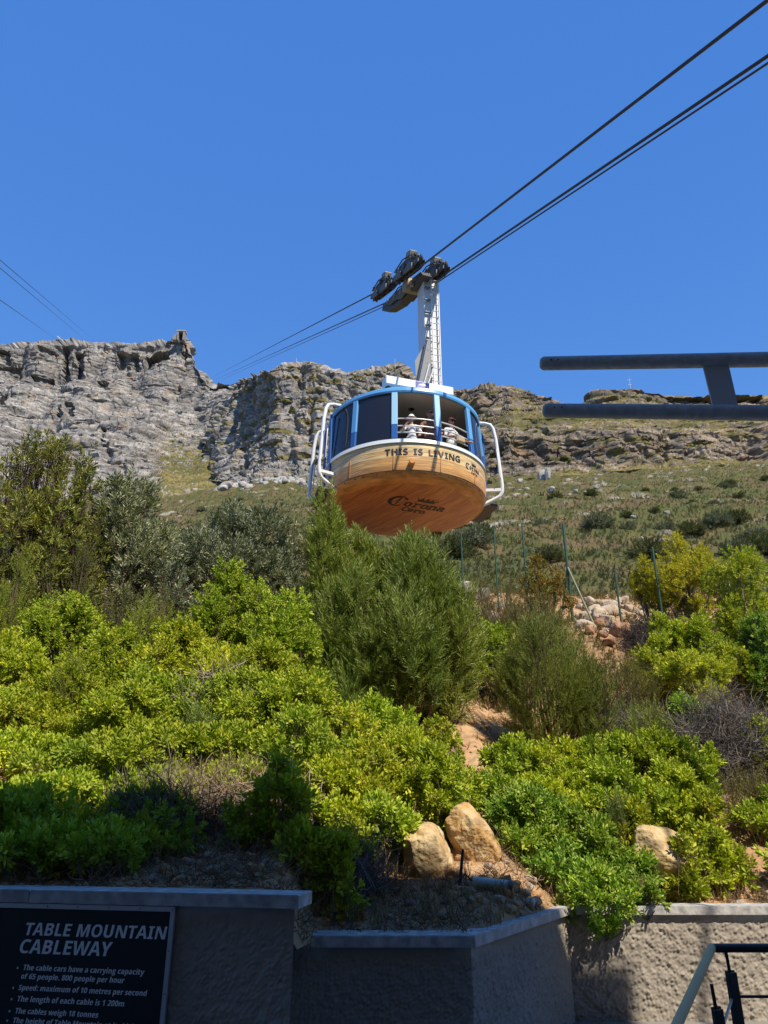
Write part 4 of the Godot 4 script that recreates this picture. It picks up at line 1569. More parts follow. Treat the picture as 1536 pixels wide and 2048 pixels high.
# leaf colours (linear): main, second, share of the second, stem colour
var species := {
	"bietou": {"sprig": "round", "c": Color(0.325, 0.395, 0.028), "c2": Color(0.60, 0.61, 0.058), "stem": Color(0.30, 0.23, 0.165), "dens": 250.0, "up": 0.45, "lobe": 0.29, "back": Color(0.45, 0.55, 0.14), "rough": 0.55},
	"bietou_green": {"sprig": "round", "c": Color(0.205, 0.330, 0.040), "c2": Color(0.42, 0.50, 0.075), "stem": Color(0.24, 0.185, 0.135), "dens": 290.0, "up": 0.45, "lobe": 0.29, "back": Color(0.45, 0.55, 0.14), "rough": 0.42},
	"willow": {"sprig": "willow", "c": Color(0.200, 0.260, 0.045), "c2": Color(0.38, 0.44, 0.11), "stem": Color(0.11, 0.08, 0.055), "dens": 175.0, "up": 0.95, "lobe": 0.27, "back": Color(0.35, 0.42, 0.12), "rough": 0.42},
	"fine": {"sprig": "fine", "c": Color(0.170, 0.215, 0.038), "c2": Color(0.275, 0.305, 0.060), "stem": Color(0.11, 0.08, 0.055), "dens": 180.0, "up": 0.9, "lobe": 0.30, "back": Color(0.35, 0.42, 0.12), "rough": 0.5},
	"heath": {"sprig": "heath", "c": Color(0.235, 0.27, 0.024), "c2": Color(0.31, 0.32, 0.040), "stem": Color(0.13, 0.1, 0.06), "dens": 210.0, "up": 1.3, "lobe": 0.28, "back": Color(0.4, 0.45, 0.15), "rough": 0.5},
	"heath_dull": {"sprig": "heath", "c": Color(0.135, 0.138, 0.034), "c2": Color(0.20, 0.185, 0.055), "stem": Color(0.12, 0.09, 0.065), "dens": 165.0, "up": 1.1, "lobe": 0.30, "back": Color(0.35, 0.35, 0.12), "rough": 0.55},
	"protea": {"sprig": "protea", "c": Color(0.165, 0.185, 0.085), "c2": Color(0.40, 0.41, 0.26), "stem": Color(0.085, 0.06, 0.046), "dens": 105.0, "up": 0.7, "lobe": 0.28, "back": Color(0.22, 0.26, 0.12), "rough": 0.36},
	"protea_tips": {"sprig": "protea", "c": Color(0.19, 0.205, 0.045), "c2": Color(0.34, 0.35, 0.055), "stem": Color(0.070, 0.048, 0.038), "dens": 72.0, "up": 0.9, "lobe": 0.20, "back": Color(0.28, 0.32, 0.10), "rough": 0.38},
	"yellow": {"sprig": "round", "c": Color(0.37, 0.37, 0.022), "c2": Color(0.52, 0.49, 0.024), "stem": Color(0.13, 0.1, 0.07), "dens": 200.0, "up": 0.6, "lobe": 0.30, "back": Color(0.5, 0.52, 0.12), "rough": 0.42},
	"rust": {"sprig": "round", "c": Color(0.19, 0.16, 0.022), "c2": Color(0.38, 0.22, 0.024), "stem": Color(0.06, 0.045, 0.035), "dens": 150.0, "up": 0.6, "lobe": 0.27, "back": Color(0.4, 0.35, 0.12), "rough": 0.45}}
var plant_seed := 100
var n_sprigs := 0

func bush(sp: String, called: String, label: String, group: String, px: float, d: float, wpx: float, top_py: float, o := {}) -> Node3D:
	var s: Dictionary = species[sp]
	plant_seed += 1
	var rng := RandomNumberGenerator.new()
	rng.seed = plant_seed * 977
	var at := on_ground(px, d, top_py + 150.0)
	var top := atd(px, top_py, d)
	at.x = lerpf(at.x, top.x, 0.5)
	at.y = gh(at.x, at.z) - 0.03
	if o.has("y"):
		at.y = o.y
	var h: float = maxf(0.35, top.y - at.y)
	var rx: float = wpx * 0.5 / F * depth_of(top)
	var rz: float = rx * o.get("deep", 0.9)
	var low: float = o.get("low", 0.12)      # where the crown begins, as a share of the height
	var t := thing(called, label, "shrub", at, group)
	# crown of lobes
	var lobes := []
	var nl: int = o.get("lobes", 17)
	var ctr := Vector3(0, h * (0.5 + 0.5 * low), 0)
	var ry := h * (1.0 - low) * 0.5
	for k in nl:
		var u := rng.randf_range(-0.9, 1.0)
		var a := k * 2.39996 + rng.randf_range(-0.3, 0.3)
		var f := sqrt(1.0 - u * u)
		var dir := Vector3(f * cos(a), u, f * sin(a))
		var lr: float = s.lobe * rng.randf_range(0.65, 1.35)
		var inset := rng.randf_range(0.86, 1.10) - lr * 0.95
		var stretch := Vector3(rx, ry, rz) * lr * rng.randf_range(0.95, 1.25)
		if s.up > 0.8:
			stretch.y *= 1.35
			stretch.x *= 0.9
			stretch.z *= 0.9
		lobes.append([ctr + dir * Vector3(rx, ry, rz) * inset, stretch, dir])
	lobes.append([ctr + Vector3(rng.randf_range(-0.2, 0.2) * rx, ry * (1.0 - s.lobe), 0), Vector3(rx, ry, rz) * s.lobe * 1.05, Vector3.UP])
	lobes.append([ctr, Vector3(rx, ry, rz) * 0.55, Vector3.UP])
	# branches
	var br := MB.new()
	br.col = s.stem
	for k in lobes.size():
		var l: Array = lobes[k]
		var b0 := Vector3(rng.randf_range(-0.1, 0.1) * rx, -0.05, rng.randf_range(-0.1, 0.1) * rz)
		var mid: Vector3 = b0.lerp(l[0], 0.5) + Vector3(rng.randf_range(-0.1, 0.1), -0.08 * h, rng.randf_range(-0.1, 0.1))
		var r0 := clampf(0.010 * h, 0.006, 0.022)
		br.tube([b0, b0.lerp(mid, 0.5), mid, l[0].lerp(mid, 0.4), l[0]], [r0, r0 * 0.85, r0 * 0.7, r0 * 0.5, r0 * 0.35], 5, false)
		for j in int(o.get("twigs", 12)):
			var dv := Vector3(rng.randf_range(-1, 1), rng.randf_range(-0.6, 1), rng.randf_range(-1, 1)).normalized()
			var g := rng.randf_range(0.7, 1.3)
			br.col = Color(s.stem.r * g, s.stem.g * g, s.stem.b * g)
			var e: Vector3 = l[0] + dv * l[1] * (0.97 if j % 5 else rng.randf_range(1.0, 1.25))
			var st: Vector3 = l[0].lerp(mid, rng.randf_range(0.0, 0.6))
			br.tube([st, st.lerp(e, 0.5) + Vector3(0, -0.03, 0), e], [r0 * 0.3, r0 * 0.22, r0 * 0.1], 4, false)
		br.col = s.stem
	obj("branches", br.mesh(), vmat("bark", 0.9, Color.BLACK, 0.2), t)
	# leaves
	var lists := [[], [], []]
	var tints := [[], [], []]
	var dens: float = s.dens * o.get("dens", 1.0) * clampf(1.25 - (d - 7.0) * 0.03, 0.5, 1.2)
	var hue := rng.randf_range(-0.9, 0.6)
	var lum := rng.randf_range(0.92, 1.25)
	for l in lobes:
		var e: Vector3 = l[1]
		var area := 4.0 * PI * pow((pow(e.x * e.y, 1.6) + pow(e.x * e.z, 1.6) + pow(e.y * e.z, 1.6)) / 3.0, 1.0 / 1.6)
		var n := int(area * dens * 0.62)
		var patch := rng.randf_range(0.0, 1.0)
		n = int(n * rng.randf_range(0.35, 1.12))
		for i in n:
			var dv := Vector3(rng.randfn(), rng.randfn(), rng.randfn()).normalized()
			if dv.dot(l[2]) < -0.45:
				continue
			var rr := pow(rng.randf(), 0.30) * (1.0 + 0.22 * n_b.get_noise_3dv((l[0] + dv) * 140.0))
			if rng.randf() < 0.10:
				rr *= rng.randf_range(1.05, 1.35)
			var p: Vector3 = l[0] + dv * e * rr
			if p.y < 0.04 * h:
				continue
			var nv := (dv / e).normalized()
			var grow: Vector3 = (nv + Vector3.UP * s.up + Vector3(rng.randf_range(-1, 1), rng.randf_range(-0.5, 1), rng.randf_range(-1, 1)) * 0.38).normalized()
			var k := i % 3
			lists[k].append(Transform3D(grow_basis(grow, rng.randf() * TAU, rng.randf_range(0.75, 1.2) * o.get("leaf", 1.0)), p))
			var mixv := clampf(0.25 + 0.5 * (patch - 0.5) + rng.randfn() * 0.38, 0.0, 1.0)
			var c: Color = s.c.lerp(s.c2, mixv)
			var g := rng.randf_range(0.85, 1.12)
			tints[k].append(Color(c.r * g * lum * (1.0 + 0.12 * hue), c.g * g * lum, c.b * g * lum * (1.0 - 0.2 * hue)))
	var lm := vmat("leaf_" + sp, s.rough, s.back, 0.38)
	for k in 3:
		if lists[k].size():
			n_sprigs += lists[k].size()
			scatter(t, "foliage", sprig_mesh(s.sprig, k), lm, lists[k], tints[k])
	return t

func deadwood(label: String, px: float, d: float, wpx: float, hpx: float, n: int, c: Color, sc := 1.0, called := "dead_brush") -> void:
	plant_seed += 1
	var rng := RandomNumberGenerator.new()
	rng.seed = plant_seed * 31
	var at := on_ground(px, d)
	var t := thing(called, label, "dead brush", at)
	var rx := wpx * 0.5 / F * depth_of(at)
	var h := hpx / F * depth_of(at)
	for k in 3:
		var w := []
		var ti := []
		for i in n / 3:
			var a := rng.randf() * TAU
			var r := sqrt(rng.randf())
			var p := Vector3(cos(a) * r * rx, 0, sin(a) * r * rx * 0.7)
			p.y = gh(at.x + p.x, at.z + p.z) - at.y + rng.randf() * h * (1.0 - 0.6 * r)
			w.append(Transform3D(grow_basis(Vector3(rng.randf_range(-1, 1), rng.randf_range(0.0, 1), rng.randf_range(-1, 1)), rng.randf() * TAU, sc * rng.randf_range(0.7, 1.4)), p))
			var g := rng.randf_range(0.6, 1.25)
			ti.append(Color(c.r * g, c.g * g, c.b * g))
		scatter(t, "twigs", twig_mesh(k), vmat("dead_wood", 0.9, Color.BLACK, 0.2), w, ti)

func build_plants() -> void:
	# back row: sugarbush-like shrubs with grey-green upright leaves
	bush("protea_tips", "protea_shrub", "tall dark-stemmed shrub with yellow-green leaf tufts at its tips", "", 45, 12.6, 230, 868, {"lobes": 46, "low": 0.1, "twigs": 20, "deep": 0.8, "dens": 0.72})
	bush("protea_tips", "protea_shrub", "dark-stemmed tufted shrub leaning towards the grey-green ones", "", 135, 12.3, 130, 912, {"lobes": 34, "low": 0.05, "twigs": 18, "dens": 0.75})
	bush("protea_tips", "protea_shrub", "low bare-twigged tufted shrub under the tall dark-stemmed one", "", 70, 12.0, 250, 985, {"lobes": 36, "low": 0.0, "twigs": 22, "dens": 0.8})
	bush("protea", "protea_shrub", "grey-green shrub with upright leaves beside the dark-stemmed tall one", "", 245, 13.0, 215, 962, {"lobes": 24, "twigs": 12})
	bush("protea", "protea_shrub", "broad grey-green shrub between the cable car and the pale one", "", 455, 15.0, 290, 1012, {"lobes": 30, "twigs": 12})
	bush("protea", "protea_shrub", "low silver-leaved shrub at the foot of the grey-green pair", "", 335, 12.0, 130, 1118, {"lobes": 9, "leaf": 0.9})
	bush("protea", "protea_shrub", "dark grey-green shrub half behind the big feathery bush", "", 575, 15.5, 140, 1030, {"lobes": 9})
	bush("heath", "heath_bush", "bright feathery bush with upright plumes before the dark-stemmed shrub", "", 22, 10.9, 140, 1085, {"lobes": 12, "low": 0.0})
	bush("heath_dull", "heath_bush", "dull olive feathery bush below the tall dark-stemmed shrub", "", 130, 11.6, 130, 1078, {"lobes": 10, "low": 0.0})
	bush("heath_dull", "heath_bush", "low brown-olive heath along the edge of the bright shrubs", "", 205, 11.2, 150, 1180, {"lobes": 9, "low": 0.0})
	bush("heath_dull", "heath_bush", "thin grassy heath below the silver-leaved shrub", "", 310, 11.2, 110, 1180, {"lobes": 9, "low": 0.0, "dens": 0.7})
	# the bright rounded-leaf shrubs above the board wall
	var rows := [
		["bright shrub at the upper edge of the mass, against the grey-green shrubs", "upper edge of the bright shrubs", [[-40, 10.7, 210, 1185], [95, 10.6, 220, 1205], [240, 10.5, 210, 1232], [350, 10.2, 200, 1255]]],
		["bright round-topped shrub left of the big narrow-leaved bush", "bright shrubs beside the big bush", [[455, 10.7, 215, 1160], [545, 10.4, 130, 1185], [530, 9.5, 150, 1290], [600, 8.9, 150, 1340]]],
		["yellow-green shrub in the second row of the bright mass above the board", "second row of the bright mass", [[10, 9.8, 240, 1262], [150, 9.7, 240, 1290], [290, 9.6, 230, 1305], [425, 9.7, 220, 1285]]],
		["yellow-green shrub in the middle of the bright mass, by the dead sticks", "middle of the bright mass", [[-40, 8.9, 260, 1365], [90, 8.8, 250, 1375], [230, 8.8, 250, 1385], [370, 8.7, 250, 1378], [500, 8.7, 220, 1362]]],
		["yellow-green shrub on the lower edge of the mass, above the pale dry twigs", "lower edge of the bright mass", [[20, 8.0, 270, 1452], [165, 8.0, 260, 1468], [310, 7.9, 270, 1466], [455, 7.9, 250, 1462], [590, 8.1, 210, 1428], [690, 8.3, 170, 1415]]],
		["sunlit leafy shrub right behind the shaded shrubs by the board", "sunlit shrubs behind the shaded ones", [[110, 7.35, 250, 1535], [250, 7.3, 220, 1530], [370, 7.2, 190, 1550], [490, 7.25, 180, 1540], [430, 6.95, 130, 1600], [290, 6.9, 190, 1590], [150, 6.95, 190, 1595], [600, 6.9, 130, 1600], [360, 6.75, 110, 1640]]]]
	var jit := 0
	for rw in rows:
		for q in rw[2]:
			jit += 1
			bush("bietou", "round_leaf_shrub", rw[0], rw[1], q[0] + 30.0 * (hash1(jit * 3) - 0.5), q[1] + 0.75 * (hash1(jit * 5 + 1) - 0.5), q[2] * (0.75 + 0.45 * hash1(jit * 11)), q[3] + 52.0 * (hash1(jit * 7 + 2) - 0.5), {"deep": 0.85, "lobes": 14 + int(10 * hash1(jit))})
	var g2 := "shrubs between the board wall and the leaning boulder"
	var l2 := "leafy yellow-green shrub spreading towards the leaning boulder"
	for e in [[730, 9.7, 160, 1395], [820, 9.6, 140, 1418], [880, 9.3, 90, 1440], [800, 8.6, 150, 1455], [640, 7.5, 190, 1520], [745, 7.6, 190, 1490], [850, 7.7, 170, 1490], [755, 7.0, 150, 1590], [885, 7.75, 110, 1545], [680, 6.95, 150, 1600]]:
		var up: bool = e[1] > 8.5
		bush("bietou", "round_leaf_shrub", "yellow-green shrub between the big bush's foot and the earth path" if up else l2, "shrubs at the big bush's foot" if up else g2, e[0], e[1], e[2], e[3], {"deep": 0.85})
	var g3 := "shaded shrubs just behind the board wall"
	for e in [[40, 6.05, 240, 1575], [165, 5.95, 190, 1640], [255, 5.85, 140, 1680], [560, 6.25, 130, 1512], [600, 6.05, 110, 1640], [665, 6.1, 120, 1665], [-80, 6.0, 200, 1560], [60, 5.6, 240, 1675], [200, 5.55, 150, 1712], [480, 6.2, 110, 1660], [345, 6.1, 110, 1690]]:
		var kind := 0 if e[0] < 300 else (1 if e[0] < 500 else 2)
		bush("bietou", "round_leaf_shrub", ["shaded shrub right behind the board's coping", "small shaded shrub among the dry twigs behind the coping", "shaded shrub by the end of the board wall"][kind], [g3, "small shaded shrubs among twigs", "shaded shrubs by the wall's end"][kind], e[0], e[1], e[2], e[3], {"deep": 0.7, "low": 0.02})
	bush("heath", "heath_bush", "grassy yellow-green heath growing through the bright mass", "", 285, 10.9, 150, 1195, {"low": 0.0})
	bush("heath", "heath_bush", "small grassy heath among the middle bright shrubs", "", 130, 9.2, 100, 1330, {"low": 0.0})
	bush("fine", "fine_leaf_bush", "fine-leaved olive tuft among the bright shrubs near the dead sticks", "", 400, 8.4, 100, 1415, {"low": 0.0})
	# middle
	bush("willow", "willow_leaf_bush", "big dense dark green bush with narrow upright leaves below the cable car", "", 780, 11.6, 335, 1096, {"lobes": 52, "low": 0.0, "twigs": 14, "dens": 1.0})
	bush("willow", "willow_leaf_bush", "narrow-leaved shoot rising at the big bush's corner before the cabin floor", "", 652, 11.3, 90, 1002, {"lobes": 14, "low": 0.1})
	bush("willow", "willow_leaf_bush", "narrow-leaved flank of the big dark bush above the bare path", "", 895, 11.2, 140, 1165, {"lobes": 16, "low": 0.0})
	bush("willow", "willow_leaf_bush", "narrow-leaved crown of the big bush between its shoot and the lettering", "", 695, 11.5, 150, 1066, {"lobes": 20, "low": 0.2})
	bush("willow", "willow_leaf_bush", "narrow-leaved skirt of the big dark bush down to the bright shrubs", "", 715, 11.1, 180, 1240, {"lobes": 18, "low": 0.0})
	bush("willow", "willow_leaf_bush", "narrow-leaved shoots at the big bush's base beside the earth path", "", 825, 11.0, 160, 1260, {"lobes": 18, "low": 0.0})
	bush("willow", "willow_leaf_bush", "slender shoot of the big bush against the cabin floor's black lettering", "", 826, 11.5, 60, 1062, {"lobes": 10, "low": 0.4})
	bush("bietou", "round_leaf_shrub", "small green shrub under the big bush's shaded side", "", 600, 10.9, 90, 1255, {"low": 0.0})
	bush("fine", "fine_leaf_bush", "fine-leaved olive bush casting its shadow on the bare path", "", 1100, 10.85, 215, 1225, {"lobes": 30, "low": 0.0, "twigs": 10})
	bush("fine", "fine_leaf_bush", "fine-leaved olive bush leaning against the one above the path", "", 1185, 10.6, 120, 1320, {"lobes": 16, "low": 0.0})
	bush("bietou", "round_leaf_shrub", "yellow-green shrub behind the fine-leaved bush near the fence brush", "", 995, 13.0, 120, 1245, {})
	bush("heath_dull", "heath_bush", "straw-tinged heath on the bank above the fine-leaved bush", "", 1075, 14.6, 150, 1180, {"low": 0.0})
	bush("heath_dull", "heath_bush", "brown heath at the foot of the green fence posts", "", 975, 16.5, 150, 1150, {"low": 0.0})
	bush("rust", "rust_leaf_shrub", "dark shrub tipped with orange and yellow leaves beside the braced post", "", 1085, 17.0, 105, 1108, {"lobes": 10})
	bush("yellow", "yellow_shrub", "bright yellow shrub on the slope above the scrap of netting", "", 1375, 18.5, 150, 1068, {"lobes": 12})
	bush("yellow", "yellow_shrub", "small yellow-green shrub beside the bright yellow one", "", 1300, 19.0, 70, 1110, {})
	bush("bietou", "round_leaf_shrub", "dense bush with yellow-green top at the end of the fence line", "", 1490, 14.5, 170, 1095, {"lobes": 13})
	bush("bietou_green", "round_leaf_shrub", "green sprawling shrub under the dense fence-end bush", "", 1530, 12.5, 110, 1230, {})
	var g4 := "green shrubs on the bank beyond the twig thicket"
	for e in [[1340, 13.2, 130, 1232], [1420, 13.0, 130, 1228], [1300, 12.6, 100, 1290], [1470, 12.6, 100, 1290], [1380, 12.2, 150, 1300]]:
		bush("bietou", "round_leaf_shrub", "mid-green round-leaved shrub on the bank above the twig thicket", g4, e[0], e[1], e[2], e[3], {})
	bush("heath_dull", "heath_bush", "grey-olive shrub between the fine-leaved bush and the bank shrubs", "", 1255, 11.9, 130, 1310, {"low": 0.0})
	bush("bietou_green", "round_leaf_shrub", "small fresh green shrub beside the grey twig thicket", "", 1370, 10.8, 110, 1385, {})
	bush("fine", "fine_leaf_bush", "pale straw-green tuft bush on the edge of the twig thicket", "", 1310, 10.6, 120, 1400, {"low": 0.0, "dens": 0.7})
	# right mass
	var g5 := "bright shrubs above the sunlit wall"
	var l5 := "bright shrub in the mass above the sunlit wall"
	for e in [[1020, 9.3, 130, 1478, 0], [1110, 9.3, 150, 1480, 0], [1215, 9.3, 170, 1468, 0], [1320, 9.3, 170, 1458, 0], [1385, 9.1, 110, 1470, 0], [1110, 8.7, 190, 1530, 1], [1235, 8.7, 200, 1530, 1], [1350, 8.75, 170, 1525, 1], [1390, 8.6, 120, 1560, 1],
		[1250, 8.2, 130, 1600, 1], [1400, 8.15, 110, 1640, 2], [1450, 8.2, 100, 1690, 2], [1510, 9.0, 80, 1600, 3]]:
		bush("bietou", "round_leaf_shrub", [l5 + ", along its top edge", l5 + ", in its middle", "yellow-green shrub on the bare soil beside the half-buried boulder", "small shrub alone on bare soil below the twig thicket"][e[4]], [g5 + ", top edge", g5 + ", middle", "shrubs beside the half-buried boulder", ""][e[4]], e[0], e[1], e[2], e[3], {"deep": 0.85})
	var g6 := "greener shrubs beside the upright boulder"
	for e in [[985, 8.6, 110, 1545], [1060, 8.2, 190, 1575], [1150, 8.0, 180, 1620], [1040, 7.8, 110, 1690], [1110, 7.75, 170, 1690], [1200, 7.75, 140, 1690]]:
		bush("bietou_green", "round_leaf_shrub", "fresh green round-leaved shrub right of the upright boulder", g6, e[0], e[1], e[2], e[3], {"deep": 0.8, "low": 0.03})
	bush("bietou_green", "round_leaf_shrub", "green shrub spilling over the sunlit wall's coping", "", 1195, 7.44, 170, 1735, {"y": 0.62, "deep": 0.9, "low": 0.0, "lobes": 20, "twigs": 3})
	bush("bietou_green", "round_leaf_shrub", "small sprig of leaves hanging over the sunlit coping", "", 1290, 7.38, 70, 1752, {"y": 0.80, "deep": 0.7, "low": 0.0, "lobes": 5})
	bush("fine", "fine_leaf_bush", "small fine-leaved tuft among the bright shrubs above the half-buried boulder", "", 1240, 8.05, 70, 1582, {"low": 0.0})
	bush("heath_dull", "heath_bush", "dry olive heath between the twig thicket and the bright shrubs", "", 1480, 9.3, 130, 1540, {"low": 0.0, "dens": 0.8})
	bush("bietou", "round_leaf_shrub", "leafy shrub under the grey twig thicket", "", 1530, 10.0, 90, 1440, {})
	bush("bietou", "round_leaf_shrub", "little leafy sprig against the leaning boulder's side", "", 812, 7.3, 70, 1672, {"low": 0.0})
	bush("bietou_green", "round_leaf_shrub", "little sprig growing between the leaning and the upright boulder", "", 908, 7.65, 70, 1620, {"low": 0.0})
	bush("bietou_green", "round_leaf_shrub", "low sprig covering the half-buried boulder's near corner", "", 1272, 7.75, 70, 1690, {"low": 0.0})
	bush("bietou", "round_leaf_shrub", "yellow-green sprig overlapping the half-buried boulder", "", 1368, 7.8, 80, 1668, {"low": 0.0})
	bush("bietou", "round_leaf_shrub", "sparse little shrub beside the bare path", "", 930, 8.3, 70, 1530, {})
	# the same growth goes on beyond both edges of the picture
	for e in [[1600, 8.3, 120, 1660], [1620, 9.0, 180, 1560], [1700, 8.6, 170, 1600], [1590, 9.9, 150, 1480], [1720, 10.0, 200, 1450], [1640, 11.4, 200, 1330], [1620, 13.2, 200, 1200], [1760, 12.4, 220, 1240]]:
		bush("bietou", "round_leaf_shrub", "yellow-green shrub on the bank past the twig thicket", "shrubs past the twig thicket", e[0], e[1], e[2], e[3], {"dens": 0.8})
	# dead wood
	deadwood("tangled thicket of bare grey twigs at the slope's edge", 1480, 10.2, 240, 200, 700, Color(0.215, 0.19, 0.165))
	deadwood("bare grey twigs under the green bank shrubs", 1270, 11.3, 150, 80, 160, Color(0.20, 0.175, 0.155))
	deadwood("heap of dark dead branches below the fence", 1335, 17.6, 190, 60, 300, Color(0.085, 0.072, 0.065), 1.3)
	deadwood("dark brush heap below the first fence posts", 985, 18.5, 120, 40, 140, Color(0.09, 0.078, 0.07), 1.2)
	deadwood("dry pale twigs showing through the shrubs above the board", 470, 6.9, 300, 75, 420, Color(0.40, 0.30, 0.20), 0.85)
	deadwood("dry twigs beneath the shaded shrubs by the board", 300, 6.5, 200, 90, 200, Color(0.22, 0.17, 0.135))
	deadwood("pale dead sticks among the upper bright shrubs", 440, 9.0, 200, 190, 170, Color(0.36, 0.30, 0.24))
	deadwood("dry sticks under the shrubs by the leaning boulder", 680, 6.7, 150, 80, 150, Color(0.30, 0.25, 0.21))
	slope_scrub()

func slope_scrub() -> void:
	# low fynbos on the hillside: too many to count, one mass; the clearly separate shrubs are things
	var rng := RandomNumberGenerator.new()
	rng.seed = 4242
	var lists := [[], [], []]
	var tints := [[], [], []]
	for i in 62000:
		var px := rng.randf_range(-150.0, 1690.0)
		var v := pow(rng.randf(), 0.85)
		var p := hill(px, v * 0.97)
		var d := -p.z
		var t := n_b.get_noise_2d(p.x * 14.0, d * 14.0)
		if t < rng.randf_range(-0.9, -0.1):
			continue
		var c := Color(0.100, 0.108, 0.034).lerp(Color(0.150, 0.132, 0.052), rng.randf())
		if rng.randf() < 0.3:
			c = Color(0.10, 0.108, 0.042)
		elif rng.randf() < 0.25:
			c = Color(0.15, 0.165, 0.10)
		var k := i % 3
		var s := rng.randf_range(0.5, 1.3) * (0.8 + 0.0032 * d)
		lists[k].append(Transform3D(grow_basis(Vector3(rng.randf_range(-0.4, 0.4), 1, rng.randf_range(-0.4, 0.4)), rng.randf() * TAU, s), p + Vector3(0, 0.05 * s, 0)))
		tints[k].append(c)
	# the strip between the shrubs and the fence
	for i in 11000:
		var px := rng.randf_range(-150.0, 1690.0)
		var d := rng.randf_range(12.5, 26.0)
		var x := (px - 768.0) / F * d * 1.08
		var t := n_b.get_noise_2d(x * 60.0, d * 60.0)
		if t < rng.randf_range(-0.6, 0.2):
			continue
		var k := i % 3
		var c := Color(0.15, 0.135, 0.045).lerp(Color(0.24, 0.17, 0.085), rng.randf())
		lists[k].append(Transform3D(grow_basis(Vector3(rng.randf_range(-0.5, 0.5), 1, rng.randf_range(-0.5, 0.5)), rng.randf() * TAU, rng.randf_range(0.45, 1.0)), Vector3(x, gh(x, -d) + 0.03, -d)))
		tints[k].append(c)
	for k in 3:
		var o := scatter(null, "slope_undergrowth", sprig_mesh("far", k), vmat("leaf_far", 0.7, Color(0.4, 0.4, 0.2), 0.3), lists[k], tints[k])
		tag(o, ["low olive heath covering the mountain slope", "dry brownish heath covering the mountain slope", "greyish scrub covering the mountain slope"][k], "undergrowth")
	# separate rounded shrubs
	var dark := "small rounded dark shrub standing out on the grassy mountain slope"
	for i in 60:
		var px := rng.randf_range(860.0, 1560.0)
		var v := rng.randf_range(0.12, 0.62)
		if i > 46:
			px = rng.randf_range(330.0, 640.0)
			v = rng.randf_range(0.25, 0.7)
		var p := hill(px, v)
		var s := rng.randf_range(0.55, 1.25) * (1.0 + 0.003 * -p.z)
		var grey := rng.randf() < 0.45
		var t := thing("slope_shrub", "rounded grey-green shrub standing out on the grassy mountain slope" if grey else dark, "shrub", p, "grey-green shrubs on the slope" if grey else "dark shrubs on the slope")
		var w := []
		var ti := []
		for j in 130:
			var dv := Vector3(rng.randfn(), absf(rng.randfn()), rng.randfn()).normalized()
			w.append(Transform3D(grow_basis(dv + Vector3.UP * 0.4, rng.randf() * TAU, rng.randf_range(0.9, 1.5) * s), dv * Vector3(0.85, 0.75, 0.85) * s * pow(rng.randf(), 0.35)))
			var c := Color(0.165, 0.18, 0.11) if grey else Color(0.105, 0.118, 0.040)
			var g := rng.randf_range(0.75, 1.25)
			ti.append(Color(c.r * g, c.g * g, c.b * g))
		scatter(t, "foliage", sprig_mesh("far", i % 3), vmat("leaf_far"), w, ti)

# ------------------------------------------------------------------ fence, rocks and small things
func build_fence() -> void:
	var m := mat("fence_green", Color(0.020, 0.075, 0.045), 0.5)
	var o := thing("wire_fence", "green steel fence posts with a braced corner post on the slope", "fence", Vector3.ZERO)
	var tops := []
	for e in [[928, 1066, 1146, 23.5, 0.026], [998, 1053, 1152, 22.6, 0.026], [1057, 1050, 1132, 22.8, 0.028], [1146, 1048, 1170, 21.0, 0.042], [1333, 1096, 1190, 18.0, 0.028], [1246, 1140, 1192, 18.6, 0.025], [1531, 1140, 1215, 16.5, 0.03]]:
		var a := on_ground(e[0], e[3])
		var t := atd(e[0], e[1], e[3])
		t.x = a.x
		var mb := MB.new()
		mb.tube([a - Vector3(0, 0.2, 0), t, t + Vector3(0, 0.02, 0)], [e[4], e[4], e[4] * 0.6], 10)
		obj("post", mb.mesh(), m, o)
		tops.append([a, t])
	var c: Array = tops[3]
	for e in [[1124, 1140, 22.4], [1193, 1178, 20.0]]:
		var g := on_ground(e[0], e[2])
		var mb := MB.new()
		var up: Vector3 = c[0].lerp(c[1], 0.55)
		mb.tube([up, g - Vector3(0, 0.1, 0)], [0.03], 8)
		obj("brace", mb.mesh(), m if e[0] < 1150 else mat("brace_pale", Color(0.16, 0.19, 0.10), 0.5), o)
	for k in 4:
		var mb := MB.new()
		var pts := []
		for i in 4:
			pts.append(tops[i][0].lerp(tops[i][1], 0.3 + 0.2 * k))
		mb.tube(pts, [0.004], 4)
		obj("wire", mb.mesh(), mat("wire_grey", Color(0.2, 0.2, 0.2), 0.5, 0.5), o)
	# a scrap of netting leaning in the brush
	var np := on_ground(1395, 15.5)
	var nt := thing("netting", "scrap of dark wire netting sagging in the brush", "netting", np)
	var nm := MB.new()
	for i in 13:
		var x := -0.35 + 0.7 * i / 12.0
		nm.tube([Vector3(x, 0.0, 0), Vector3(x + 0.05, 0.32, 0.02), Vector3(x + 0.02, 0.62, -0.06)], [0.006], 4)
	obj("upright_wires", nm.mesh(), mat("wire_dark", Color(0.03, 0.03, 0.03), 0.6), nt)
	var nh := MB.new()
	for i in 6:
		nh.tube([Vector3(-0.36, 0.05 + 0.1 * i, 0.01), Vector3(0.38, 0.07 + 0.1 * i, 0.01)], [0.006], 4)
	obj("cross_wires", nh.mesh(), mat("wire_dark", Color.BLACK), nt)

